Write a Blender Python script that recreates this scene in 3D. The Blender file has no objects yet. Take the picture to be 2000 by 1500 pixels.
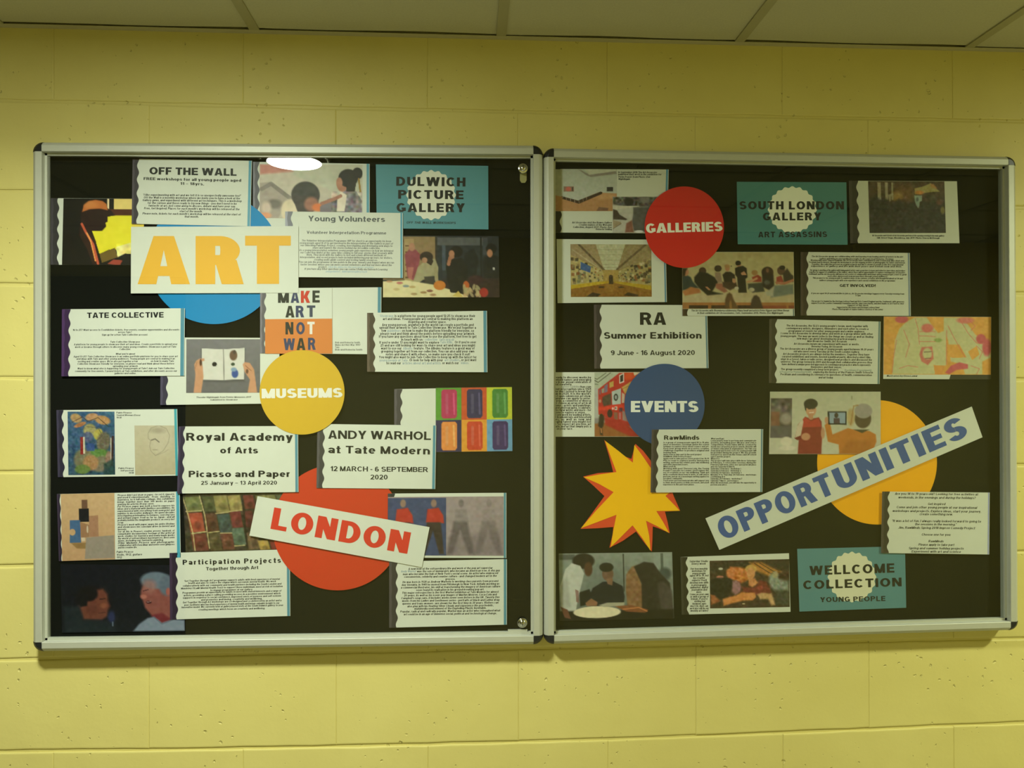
import bpy, math, random
import numpy as np
from mathutils import Matrix, Vector

# ------------------------------------------------------------------ camera, world, exposure
SC = bpy.context.scene
COL = SC.collection
random.seed(7); RNG = np.random.RandomState(11)
CZ, CD = 1.50, 1.9148                  # eye height, distance from the block wall (metres)
YAW, PITCH, ROLL, FPX = 0.0568, 0.0021, -0.0011, 1500.0
_cy, _sy, _cp, _sp, _cr, _sr = math.cos(YAW), math.sin(YAW), math.cos(PITCH), math.sin(PITCH), math.cos(ROLL), math.sin(ROLL)
FW = np.array([_sy*_cp, _cy*_cp, _sp]); _r = np.array([_cy, -_sy, 0.0]); _u = np.cross(_r, FW)
RT = _r*_cr + _u*_sr; UP = -_r*_sr + _u*_cr
CAMP = np.array([0.0, -CD, CZ])
cd = bpy.data.cameras.new('camera'); cd.sensor_width = 36; cd.sensor_fit = 'HORIZONTAL'; cd.lens = FPX/2000*36
cd.clip_start = 0.05
cam = bpy.data.objects.new('camera', cd); COL.objects.link(cam)
cam.matrix_world = Matrix(((RT[0], UP[0], -FW[0], CAMP[0]), (RT[1], UP[1], -FW[1], CAMP[1]), (RT[2], UP[2], -FW[2], CAMP[2]), (0, 0, 0, 1)))
SC.camera = cam
w = bpy.data.worlds.new('world'); SC.world = w; w.use_nodes = True
w.node_tree.nodes['Background'].inputs[0].default_value = (0.02, 0.02, 0.018, 1)
SC.view_settings.view_transform = 'Standard'; SC.view_settings.look = 'None'
SC.view_settings.exposure = 0.0; SC.view_settings.gamma = 1.0; SC.view_settings.use_curve_mapping = False
COL_A, COL_B = (0.94, 1.0, 0.82), (0.94, 1.0, 0.66)          # colour of the two downlights
GLOW_A, GLOW_B = 240.0, 310.0                             # luminance of the diffusers
BEAM_A, BEAM_B = 27.5, 24.0                               # watts of the downward beams
SC.cycles.max_bounces = 8; SC.cycles.diffuse_bounces = 5; SC.cycles.transparent_max_bounces = 16

def U(p, y):
    """points of the plane at depth y (world) seen at photo coordinates p (N,2)"""
    p = np.atleast_2d(np.asarray(p, float))
    d = FW[None] + ((p[:, 0]-1000)/FPX)[:, None]*RT[None] - ((p[:, 1]-750)/FPX)[:, None]*UP[None]
    t = (y-CAMP[1])/d[:, 1]
    return CAMP[None] + d*t[:, None]

# ------------------------------------------------------------------ materials
def lin(c):
    c = np.asarray(c, float)/255.0
    return np.where(c <= 0.04045, c/12.92, ((c+0.055)/1.055)**2.4)
WL = lin((209, 215, 189)); WR = lin((180, 186, 158)); WT = lin((186, 192, 168)); WRT = lin((158, 160, 122))
def base(rgb, W): return np.clip(lin(rgb)/W*0.64, 0.003, 0.92)

def mat(name, color, rough=0.5, metal=0.0, spec=0.5, noise=None, bump=None, ink=False):
    m = bpy.data.materials.new(name); m.use_nodes = True
    nt = m.node_tree; b = nt.nodes['Principled BSDF']; L = nt.links
    b.inputs['Base Color'].default_value = (*color, 1); b.inputs['Roughness'].default_value = rough
    b.inputs['Metallic'].default_value = metal; b.inputs['Specular IOR Level'].default_value = spec
    tc = nt.nodes.new('ShaderNodeTexCoord')
    if ink:
        a = nt.nodes.new('ShaderNodeAttribute'); a.attribute_name = 'Col'; src = a.outputs['Color']
    else:
        r = nt.nodes.new('ShaderNodeRGB'); r.outputs[0].default_value = (*color, 1); src = r.outputs[0]
    if noise:
        n = nt.nodes.new('ShaderNodeTexNoise'); n.inputs['Scale'].default_value = noise[0]; n.inputs['Detail'].default_value = 5
        L.new(tc.outputs['Object'], n.inputs['Vector'])
        mr = nt.nodes.new('ShaderNodeMapRange'); mr.inputs['To Min'].default_value = 1-noise[1]; mr.inputs['To Max'].default_value = 1+noise[1]
        L.new(n.outputs['Fac'], mr.inputs['Value'])
        mx = nt.nodes.new('ShaderNodeVectorMath'); mx.operation = 'SCALE'; L.new(src, mx.inputs[0]); L.new(mr.outputs[0], mx.inputs['Scale']); src = mx.outputs[0]
    L.new(src, b.inputs['Base Color'])
    if bump:
        n = nt.nodes.new('ShaderNodeTexNoise'); n.inputs['Scale'].default_value = bump[0]; n.inputs['Detail'].default_value = 4
        L.new(tc.outputs['Object'], n.inputs['Vector'])
        bp = nt.nodes.new('ShaderNodeBump'); bp.inputs['Strength'].default_value = bump[1]; bp.inputs['Distance'].default_value = bump[2]
        L.new(n.outputs['Fac'], bp.inputs['Height']); L.new(bp.outputs[0], b.inputs['Normal'])
    return m

M_INK = mat('printed_paper', (1, 1, 1), 0.55, spec=0.3, noise=(40, 0.03), bump=(9, 0.25, 0.004), ink=True)
M_ALU = mat('brushed_aluminium', (0.47, 0.485, 0.42), 0.5, metal=0.25, noise=(60, 0.04))
M_CAP = mat('black_plastic', (0.012, 0.013, 0.014), 0.35)
M_FELT = mat('black_board', (0.006, 0.0065, 0.005), 0.9, spec=0.1, noise=(300, 0.25))
M_CHROME = mat('chrome', (0.55, 0.55, 0.49), 0.16, metal=1.0, noise=(20, 0.03))
M_BRASS = mat('brass_tab', (0.45, 0.42, 0.22), 0.4, metal=0.4, noise=(30, 0.1))
M_TILE = mat('ceiling_tile', (0.50, 0.485, 0.33), 0.95, spec=0.1, noise=(220, 0.10), bump=(400, 0.3, 0.001))
M_TBAR = mat('ceiling_grid', (0.36, 0.34, 0.20), 0.6, noise=(30, 0.04))
M_TRIM = mat('wall_angle', (0.46, 0.43, 0.27), 0.6, noise=(30, 0.05))
M_VOID = mat('void', (0.01, 0.01, 0.01), 0.9, noise=(5, 0.1))
M_FLOOR = mat('vinyl_floor', (0.27, 0.255, 0.20), 0.5, noise=(12, 0.15))
M_WALL2 = mat('painted_wall', (0.60, 0.53, 0.17), 0.6, noise=(8, 0.05))
M_DOOR = mat('dark_door', (0.015, 0.018, 0.03), 0.5, noise=(3, 0.2))
M_WHITE = mat('white_metal', (0.7, 0.7, 0.66), 0.4, noise=(30, 0.03))

def wall_material():
    m = bpy.data.materials.new('yellow_masonry_paint'); m.use_nodes = True
    nt = m.node_tree; b = nt.nodes['Principled BSDF']; L = nt.links; N = nt.nodes.new
    b.inputs['Roughness'].default_value = 0.5; b.inputs['Specular IOR Level'].default_value = 0.35
    geo = N('ShaderNodeNewGeometry')
    n1 = N('ShaderNodeTexNoise'); n1.inputs['Scale'].default_value = 3.0; n1.inputs['Detail'].default_value = 6
    L.new(geo.outputs['Position'], n1.inputs['Vector'])
    rp = N('ShaderNodeValToRGB'); rp.color_ramp.elements[0].position = 0.3; rp.color_ramp.elements[1].position = 0.7
    rp.color_ramp.elements[0].color = (0.600, 0.528, 0.180, 1); rp.color_ramp.elements[1].color = (0.650, 0.580, 0.212, 1)
    L.new(n1.outputs['Fac'], rp.inputs[0]); L.new(rp.outputs[0], b.inputs['Base Color'])
    n2 = N('ShaderNodeTexNoise'); n2.inputs['Scale'].default_value = 120; n2.inputs['Detail'].default_value = 4
    n3 = N('ShaderNodeTexNoise'); n3.inputs['Scale'].default_value = 9; n3.inputs['Detail'].default_value = 3
    v = N('ShaderNodeTexVoronoi'); v.inputs['Scale'].default_value = 26
    v.inputs['Randomness'].default_value = 1.0
    for q in (n2, n3): L.new(geo.outputs['Position'], q.inputs['Vector'])
    v.voronoi_dimensions = '2D'; sx_ = N('ShaderNodeSeparateXYZ'); cx_ = N('ShaderNodeCombineXYZ'); wz = N('ShaderNodeTexNoise'); wz.inputs['Scale'].default_value = 90
    L.new(geo.outputs['Position'], wz.inputs['Vector']); ad = N('ShaderNodeVectorMath'); ad.operation = 'MULTIPLY_ADD'; ad.inputs[1].default_value = (.012, .012, .012)
    L.new(wz.outputs['Color'], ad.inputs[0]); L.new(geo.outputs['Position'], ad.inputs[2]); L.new(ad.outputs[0], sx_.inputs[0])
    L.new(sx_.outputs['X'], cx_.inputs['X']); L.new(sx_.outputs['Z'], cx_.inputs['Y']); L.new(cx_.outputs[0], v.inputs['Vector'])
    ns = N('ShaderNodeTexNoise'); ns.inputs['Scale'].default_value = 7; L.new(geo.outputs['Position'], ns.inputs['Vector'])
    th = N('ShaderNodeMapRange'); th.inputs['From Min'].default_value = 0.42; th.inputs['From Max'].default_value = 0.75; th.inputs['To Min'].default_value = 0.0; th.inputs['To Max'].default_value = 0.14
    L.new(ns.outputs['Fac'], th.inputs['Value'])
    df = N('ShaderNodeMath'); df.operation = 'SUBTRACT'; L.new(th.outputs[0], df.inputs[0]); L.new(v.outputs['Distance'], df.inputs[1])
    pit = N('ShaderNodeMapRange'); pit.inputs['From Min'].default_value = 0.0; pit.inputs['From Max'].default_value = 0.06; L.new(df.outputs[0], pit.inputs['Value'])
    a1 = N('ShaderNodeMath'); a1.operation = 'MULTIPLY'; a1.inputs[1].default_value = 0.10; L.new(n2.outputs['Fac'], a1.inputs[0])
    a2 = N('ShaderNodeMath'); a2.operation = 'MULTIPLY_ADD'; a2.inputs[1].default_value = 0.9; L.new(n3.outputs['Fac'], a2.inputs[0]); L.new(a1.outputs[0], a2.inputs[2])
    a3 = N('ShaderNodeMath'); a3.operation = 'MULTIPLY_ADD'; a3.inputs[1].default_value = -0.8; L.new(pit.outputs[0], a3.inputs[0]); L.new(a2.outputs[0], a3.inputs[2])
    bp = N('ShaderNodeBump'); bp.inputs['Strength'].default_value = 0.85; bp.inputs['Distance'].default_value = 0.003
    L.new(a3.outputs[0], bp.inputs['Height']); L.new(bp.outputs[0], b.inputs['Normal'])
    return m
M_WALL = wall_material()

def glass_material():
    m = bpy.data.materials.new('case_glass'); m.use_nodes = True
    nt = m.node_tree; nt.nodes.clear(); N = nt.nodes.new; L = nt.links
    o = N('ShaderNodeOutputMaterial'); tr = N('ShaderNodeBsdfTransparent'); gl = N('ShaderNodeBsdfGlossy'); mx = N('ShaderNodeMixShader')
    n = N('ShaderNodeTexNoise'); n.inputs['Scale'].default_value = 2.0
    tint = N('ShaderNodeValToRGB'); tint.color_ramp.elements[0].color = (0.90, 0.93, 0.89, 1); tint.color_ramp.elements[1].color = (0.92, 0.95, 0.91, 1)
    L.new(n.outputs['Fac'], tint.inputs[0]); L.new(tint.outputs[0], tr.inputs[0])
    gl.inputs['Roughness'].default_value = 0.0; gl.inputs['Color'].default_value = (1, 1, 1, 1)
    g = N('ShaderNodeNewGeometry'); dt = N('ShaderNodeVectorMath'); dt.operation = 'DOT_PRODUCT'
    L.new(g.outputs['Normal'], dt.inputs[0]); L.new(g.outputs['Incoming'], dt.inputs[1])
    ab = N('ShaderNodeMath'); ab.operation = 'ABSOLUTE'; L.new(dt.outputs['Value'], ab.inputs[0])
    om = N('ShaderNodeMath'); om.operation = 'SUBTRACT'; om.inputs[0].default_value = 1.0; L.new(ab.outputs[0], om.inputs[1])
    pw = N('ShaderNodeMath'); pw.operation = 'POWER'; pw.inputs[1].default_value = 5.0; L.new(om.outputs[0], pw.inputs[0])
    fr = N('ShaderNodeMath'); fr.operation = 'MULTIPLY_ADD'; fr.inputs[1].default_value = 0.90; fr.inputs[2].default_value = 0.052; L.new(pw.outputs[0], fr.inputs[0])
    L.new(fr.outputs[0], mx.inputs[0]); L.new(tr.outputs[0], mx.inputs[1]); L.new(gl.outputs[0], mx.inputs[2]); L.new(mx.outputs[0], o.inputs[0])
    return m
M_GLASS = glass_material()

def emit_material(name, color, s):
    m = bpy.data.materials.new(name); m.use_nodes = True
    nt = m.node_tree; nt.nodes.clear(); o = nt.nodes.new('ShaderNodeOutputMaterial'); e = nt.nodes.new('ShaderNodeEmission')
    e.inputs[0].default_value = (*color, 1); e.inputs[1].default_value = s; nt.links.new(e.outputs[0], o.inputs[0])
    return m

# ------------------------------------------------------------------ object helpers
def empty(name, loc):
    o = bpy.data.objects.new(name, None); COL.objects.link(o); o.location = loc; o.empty_display_size = 0.05
    o['org'] = list(map(float, loc))
    return o
def tag(o, label, cat, group=None, kind=None):
    if kind: o['kind'] = kind
    if label: o['label'] = label
    if cat: o['category'] = cat
    if group: o['group'] = group
    return o
def mesh(name, V, Fc, m, parent=None, colors=None, smooth=False):
    V = np.asarray(V, float)
    org = np.array(parent_world(parent)) if parent is not None else np.zeros(3)
    me = bpy.data.meshes.new(name); me.from_pydata((V-org).tolist(), [], Fc)
    if colors is not None:
        ca = me.color_attributes.new('Col', 'FLOAT_COLOR', 'POINT')
        c4 = np.ones((len(V), 4), np.float32); c4[:, :3] = colors; ca.data.foreach_set('color', c4.ravel())
    if smooth: me.polygons.foreach_set('use_smooth', [True]*len(me.polygons))
    me.materials.append(m); me.update()
    o = bpy.data.objects.new(name, me); COL.objects.link(o)
    if parent is not None: o.parent = parent
    return o
def parent_world(p):
    v = Vector((0, 0, 0))
    while p is not None: v += p.location; p = p.parent
    return v
def box(x0, y0, z0, x1, y1, z1):
    V = [(x0, y0, z0), (x1, y0, z0), (x1, y1, z0), (x0, y1, z0), (x0, y0, z1), (x1, y0, z1), (x1, y1, z1), (x0, y1, z1)]
    Fc = [(0, 3, 2, 1), (4, 5, 6, 7), (0, 1, 5, 4), (1, 2, 6, 5), (2, 3, 7, 6), (3, 0, 4, 7)]
    return V, Fc

class Pm:
    """collects flat coloured polygons given in photo coordinates on one plane"""
    def __init__(s): s.P = []; s.F = []; s.C = []; s.D = []; s.cut = []; s.n = 0
    def add(s, pts, col, d=0):
        pts = np.asarray(pts, float); k = len(pts); s.D.append(np.full(k, d*4e-6))
        s.P.append(pts); s.F.append(tuple(range(s.n, s.n+k))); s.C.append(np.tile(col, (k, 1))); s.n += k
    def build(s, name, y, parent):
        if name == 'heading' and len(s.cut) > 1:              # one object per line of a heading
            for a, b in zip(s.cut, s.cut[1:]+[len(s.P)]):
                q = Pm()
                for i in range(a, b): q.add(s.P[i], s.C[i][0]); q.D[-1] = s.D[i]
                q.build('heading_line', y, parent)
            return
        V = U(np.vstack(s.P), y); V[:, 1] -= np.concatenate(s.D)
        o = mesh(name, V, s.F, M_INK, parent, np.vstack(s.C))
        if name == 'lettering': o['kind'] = 'stuff'
        return o

def slab(name, pts, y, th, col, parent):
    """a sheet of paper or card: front outline given in photo coordinates, real thickness"""
    f = U(pts, y); k = len(f); b = f.copy(); b[:, 1] += th
    V = np.vstack([f, b]); Fc = [tuple(range(k)), tuple(range(2*k-1, k-1, -1))]
    for i in range(k):
        j = (i+1) % k; Fc.append((i, i+k, j+k, j))
    return mesh(name, V, Fc, M_INK, parent, np.tile(col, (2*k, 1)))

# ------------------------------------------------------------------ stroke lettering (bold grotesque, cap height 1)
def _rect(x0, y0, x1, y1): return [[(x0, y0), (x1, y0), (x1, y1), (x0, y1)]]
def _arc(cx, cy, rx, ry, a0, a1, t, sg, ty=None):
    ty = min(t*0.86, .205) if ty is None else ty
    n = max(2, int(abs(a1-a0)/360*sg)+1); out = []
    A = np.radians(np.linspace(a0, a1, n+1)); ix, iy = max(rx-t, .01), max(ry-ty, .01)
    for i in range(n):
        a, b = A[i], A[i+1]
        out.append([(cx+rx*math.cos(a), cy+ry*math.sin(a)), (cx+rx*math.cos(b), cy+ry*math.sin(b)), (cx+ix*math.cos(b), cy+iy*math.sin(b)), (cx+ix*math.cos(a), cy+iy*math.sin(a))])
    return out
def _dg(x0, y0, x1, y1, tw): return [[(x0, y0), (x0+tw, y0), (x1+tw, y1), (x1, y1)]]
_gc = {}
def glyph(ch, t, sg):
    key = (ch, t, sg)
    if key in _gc: return _gc[key]
    R, A, D = _rect, lambda *a, **k: _arc(*a, t, sg, **k), _dg
    h = min(t*0.86, .205); x = 0.73; P = []; W = 0.7
    def rr(w_, y0, y1, x0=0): return A(x0+w_/2, (y0+y1)/2, w_/2, (y1-y0)/2, 0, 360)
    if ch == ' ': W = 0.20
    elif ch in 'A': W = .5+1.35*t; P = [[(0, 0), (1.1*t, 0), (W/2+.18*t, 1), (W/2-.6*t, 1)], [(W-1.1*t, 0), (W, 0), (W/2+.6*t, 1), (W/2-.18*t, 1)]]+R(W*.2, .17, W*.8, .17+h)
    elif ch in 'BPRD':
        if ch == 'D': W = .78; P = R(0, 0, t, 1)+R(t*.9, 0, W-.42, h)+R(t*.9, 1-h, W-.42, 1)+A(W-.44, .5, .44, .5, -90, 90)
        elif ch == 'B': W = .72; P = R(0, 0, t, 1)+sum([R(t*.9, y, W-.27, y+h) for y in (0, .5-h/2+.02, 1-h)], [])+A(W-.30, (.52+h/2)/2, .30, (.52+h/2)/2, -90, 90)+A(W-.32, (1+.52-h/2)/2, .29, (1-.52+h/2)/2, -90, 90)
        else:
            W = .7; lo = .40; P = R(0, 0, t, 1)+R(t*.9, lo, W-.3, lo+h)+R(t*.9, 1-h, W-.3, 1)+A(W-.32, (1+lo)/2, .32, (1-lo)/2, -90, 90)
            if ch == 'R': W = .76; P += D(W-1.12*t, 0, .30, lo+h*.5, 1.12*t)
    elif ch == 'C': W = .76; P = A(.40, .5, .40, .5, 42, 318)
    elif ch == 'G': W = .80; P = A(.41, .5, .41, .5, 42, 322)+R(W-t, .12, W, .5)+R(W-.36, .5-h, W, .5)
    elif ch in 'OQ':
        W = .84; P = A(.42, .5, .42, .5, 0, 360)
        if ch == 'Q': P += D(.62, -.02, .42, .28, t*.9)
    elif ch == 'E': W = .64; P = R(0, 0, t, 1)+R(t*.9, 0, W, h)+R(t*.9, .5-h/2, W*.94, .5+h/2)+R(t*.9, 1-h, W, 1)
    elif ch == 'F': W = .60; P = R(0, 0, t, 1)+R(t*.9, .48-h/2, W*.9, .48+h/2)+R(t*.9, 1-h, W, 1)
    elif ch == 'H': W = .74; P = R(0, 0, t, 1)+R(W-t, 0, W, 1)+R(t*.9, .5-h/2, W-t*.9, .5+h/2)
    elif ch == 'I': W = t; P = R(0, 0, t, 1)
    elif ch == 'J': W = .56; P = R(W-t, .28, W, 1)+A(.28, .28, .28, .28, 180, 360)
    elif ch == 'K': W = .76; P = R(0, 0, t, 1)+D(t*.6, .36, W-1.2*t, 1, 1.2*t)+D(W-1.15*t, 0, .24, .58, 1.15*t)
    elif ch == 'L': W = .60; P = R(0, 0, t, 1)+R(t*.9, 0, W, h)
    elif ch == 'M': W = .56+1.5*t; P = R(0, 0, t, 1)+R(W-t, 0, W, 1)+D(W/2-.5*t, 0, 0, 1, 1.05*t)+D(W/2-.5*t, 0, W-1.05*t, 1, 1.05*t)
    elif ch == 'N': W = .78; P = R(0, 0, t, 1)+R(W-t, 0, W, 1)+D(W-1.15*t, 0, 0, 1, 1.15*t)
    elif ch == 'S': W = .70; ry = (.5+h/2)/2; P = A(.34, 1-ry, .33, ry, 22, 270)+A(.35, ry, .35, ry, 90, -158)
    elif ch == 'T': W = .68; P = R(W/2-t/2, 0, W/2+t/2, 1)+R(0, 1-h, W, 1)
    elif ch == 'U': W = .74; P = R(0, .36, t, 1)+R(W-t, .36, W, 1)+A(W/2, .37, W/2, .37, 180, 360)
    elif ch == 'V': W = .48+1.3*t; P = D(W/2-.55*t, 0, 0, 1, 1.1*t)+D(W/2-.55*t, 0, W-1.1*t, 1, 1.1*t)
    elif ch == 'W': W = .78+1.6*t; q = 1.05*t; P = D(W*.27-q/2, 0, 0, 1, q)+D(W*.27-q/2, 0, W/2-q/2, 1, q)+D(W*.73-q/2, 0, W/2-q/2, 1, q)+D(W*.73-q/2, 0, W-q, 1, q)
    elif ch == 'X': W = .74; P = D(0, 0, W-1.2*t, 1, 1.2*t)+D(W-1.2*t, 0, 0, 1, 1.2*t)
    elif ch == 'Y': W = .74; P = R(W/2-t/2, 0, W/2+t/2, .45)+D(W/2-.55*t, .4, 0, 1, 1.1*t)+D(W/2-.55*t, .4, W-1.1*t, 1, 1.1*t)
    elif ch == 'Z': W = .68; P = R(0, 0, W, h)+R(0, 1-h, W, 1)+D(0, h*.8, W-1.3*t, 1-h*.8, 1.3*t)
    elif ch == 'a': W = .58; P = R(W-t, 0, W, x*.68)+A(W*.48, x*.66, W*.52, x*.34, 0, 165)+rr(W*.92, 0, x*.58)
    elif ch in 'bdpq':
        W = .62; P = rr(.60, 0, x, 0 if ch in 'dq' else .02)
        P += {'b': R(0, 0, t, 1), 'd': R(W-t, 0, W, 1), 'p': R(0, -.27, t, x), 'q': R(W-t, -.27, W, x)}[ch]
    elif ch == 'c': W = .56; P = A(.30, x/2, .30, x/2, 45, 315)
    elif ch == 'e': W = .60; P = A(.30, x/2, .30, x/2, 0, 318)+R(t*.6, x/2-h*.35, W-t*.2, x/2+h*.35)
    elif ch == 'f': W = .38; W = .40; P = R(.08, 0, .08+t, .80)+A(.08+.24, .79, .24, .21, 68, 180, ty=h*.85)+R(0, x-h*.8, W*.95, x)
    elif ch == 'g': W = .62; P = rr(.60, .02, x)+R(W-t, -.06, W, x)+A(W/2, -.05, W/2, .22, 200, 360)
    elif ch == 'h': W = .60; P = R(0, 0, t, 1)+R(W-t, 0, W, x*.6)+A(W/2, x*.58, W/2, x*.42, 0, 180)
    elif ch == 'i': W = t; P = R(0, 0, t, x)+R(0, 1-h, t, 1)
    elif ch == 'j': W = t+.06; P = R(.06, -.12, .06+t, x)+R(.06, 1-h, .06+t, 1)+R(-.04, -.27, .06+t, -.27+h)
    elif ch == 'k': W = .60; P = R(0, 0, t, 1)+D(t*.6, .26, W-1.2*t, x, 1.15*t)+D(W-1.15*t, 0, .18, .42, 1.15*t)
    elif ch == 'l': W = t; P = R(0, 0, t, 1)
    elif ch == 'm': W = .94; P = R(0, 0, t, x)+R(W/2-t/2, 0, W/2+t/2, x*.6)+R(W-t, 0, W, x*.6)+A(W*.26, x*.6, W*.26, x*.4, 0, 180)+A(W*.74, x*.6, W*.26, x*.4, 0, 180)
    elif ch == 'n': W = .60; P = R(0, 0, t, x)+R(W-t, 0, W, x*.6)+A(W/2, x*.58, W/2, x*.42, 0, 180)
    elif ch == 'o': W = .64; P = rr(.64, 0, x)
    elif ch == 'r': W = .40; P = R(0, 0, t, x)+A(.28, x*.5, .28, x*.5, 72, 170)
    elif ch == 's': W = .54; hh = h*.9; ry = (x/2+hh/2)/2; P = A(.26, x-ry, .26, ry, 20, 270, ty=hh)+A(.27, ry, .27, ry, 90, -160, ty=hh)
    elif ch == 't': W = .38; P = R(.08, .12, .08+t, .95)+R(0, x-h*.85, W, x)+R(.08, 0, W, h*.85)
    elif ch == 'u': W = .60; P = R(0, x*.4, t, x)+R(W-t, 0, W, x)+A(W/2, x*.42, W/2, x*.42, 180, 360)
    elif ch in 'vy':
        W = .34+1.25*t; P = D(W/2-.52*t, 0, 0, x, 1.05*t)+D(W/2-.52*t, 0, W-1.05*t, x, 1.05*t)
        if ch == 'y': P += D(W/2-.9*t, -.27, W/2-.45*t, .05, t*1.05)
    elif ch == 'w': W = .60+1.4*t; q = t; P = D(W*.27-q/2, 0, 0, x, q)+D(W*.27-q/2, 0, W/2-q/2, x, q)+D(W*.73-q/2, 0, W/2-q/2, x, q)+D(W*.73-q/2, 0, W-q, x, q)
    elif ch == 'x': W = .60; P = D(0, 0, W-1.2*t, x, 1.2*t)+D(W-1.2*t, 0, 0, x, 1.2*t)
    elif ch == 'z': W = .54; P = R(0, 0, W, h)+R(0, x-h, W, x)+D(0, h*.8, W-1.3*t, x-h*.8, 1.3*t)
    elif ch == '0': W = .60; P = rr(.60, 0, 1)
    elif ch == '1': W = .40; P = R(W-t, 0, W, 1)+D(0, .68, W-1.3*t, .92, t)
    elif ch == '2': W = .60; P = A(.30, .70, .30, .30, -25, 165)+R(0, 0, W, h)+D(0, h*.5, W-1.25*t, .60, 1.3*t)
    elif ch == '3': W = .60; ry = (.5+h/2)/2; P = A(.29, 1-ry, .29, ry, -90, 155)+A(.29, ry, .31, ry, -155, 90)
    elif ch == '4': W = .64; P = R(W-t-.1, 0, W-.1, 1)+R(0, .22, W, .22+h)+D(0, .3, W-1.4*t-.1, 1, 1.2*t)
    elif ch == '5': W = .60; P = A(.29, .32, .31, .32, -155, 120)+R(.06, .5, .06+t*.9, 1)+R(.06, 1-h, W*.95, 1)
    elif ch in '69':
        W = .60
        P = rr(.60, 0, .62)+A(.30, .5, .30, .5, 45, 180) if ch == '6' else rr(.60, .38, 1)+A(.30, .5, .30, .5, -135, 0)
    elif ch == '7': W = .58; P = R(0, 1-h, W, 1)+D(.12, 0, W-1.2*t, 1-h*.5, 1.2*t)
    elif ch == '8': W = .60; P = rr(.60, 0, .54)+rr(.54, .5, 1, .03)
    elif ch in '.,': W = t; P = R(0, 0 if ch == '.' else -.12, t, h)
    elif ch == ':': W = t; P = R(0, 0, t, h)+R(0, .45, t, .45+h)
    elif ch == '-': W = .30; P = R(0, .32, W, .32+h)
    elif ch == '_': W = .52; P = R(0, .34, W, .34+h*.7)
    elif ch in "'’": W = t*.8; P = R(0, .7, t*.8, 1)
    elif ch == '"': W = t*2; P = R(0, .7, t*.7, 1)+R(t*1.2, .7, t*1.9, 1)
    elif ch == '!': W = t; P = R(0, .32, t, 1)+R(0, 0, t, h)
    elif ch == '?': W = .56; P = A(.28, .72, .28, .28, -60, 165)+R(.20, .28, .20+t, .5)+R(.20, 0, .20+t, h)
    elif ch == '&': W = .7; P = rr(.6, 0, .56)+rr(.46, .48, 1, .05)+D(.5, 0, .3, .4, t)
    elif ch == '/': W = .3; P = D(0, 0, .2, 1, t*.8)
    elif ch in '()': W = .3; P = A(.3, .45, .3, .62, 120, 240) if ch == '(' else A(0, .45, .3, .62, -60, 60)
    _gc[key] = (P, W)
    return _gc[key]

def put(pm, txt, p0, p1, h, col, t=.20, sg=14, track=.09, slant=0.0, maxs=1.5):
    """lay txt so that its ink runs from p0 to p1 (baseline, photo coordinates), cap height h"""
    pm.cut.append(len(pm.P))
    p0 = np.array(p0, float); p1 = np.array(p1, float); L = np.hypot(*(p1-p0)); ex = (p1-p0)/L; ey = np.array([ex[1], -ex[0]])
    gs = [glyph(c, t, sg) for c in txt]; nat = sum(g[1] for g in gs)+track*(len(gs)-1)
    sx = L/(nat*h); tr = track
    if sx > maxs and len(gs) > 1:
        sx = maxs; tr = (L/(sx*h)-sum(g[1] for g in gs))/(len(gs)-1)
    x = 0.0
    for P, W in gs:
        for iq, q in enumerate(P):
            a = np.array(q); X = (a[:, 0]+x+slant*a[:, 1])*sx*h; Y = a[:, 1]*h
            pm.add(p0[None]+X[:, None]*ex[None]+Y[:, None]*ey[None], col, iq)
        x += W+tr

def Z(ox, oy, s): return lambda a, b: (ox+a/s, oy+b/s)
def lines(pm, z, rows, h, col, slope=0.0, t=.20, slant=0.0, link=None, xh=True):
    """rows (x0, x1, y of the x-height middle, text) in the coordinates of the enlargement z"""
    for r in rows:
        x0, x1, y, s = r[:4]; c = link if len(r) > 4 and link is not None else col
        dy = h*0.36
        a = z(x0, y - slope*(x1-x0)/2); b = z(x1, y + slope*(x1-x0)/2)
        put(pm, s, (a[0], a[1]+dy), (b[0], b[1]+dy), h, c, t=t, sg=7, track=.12, slant=slant, maxs=1.5)

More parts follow.
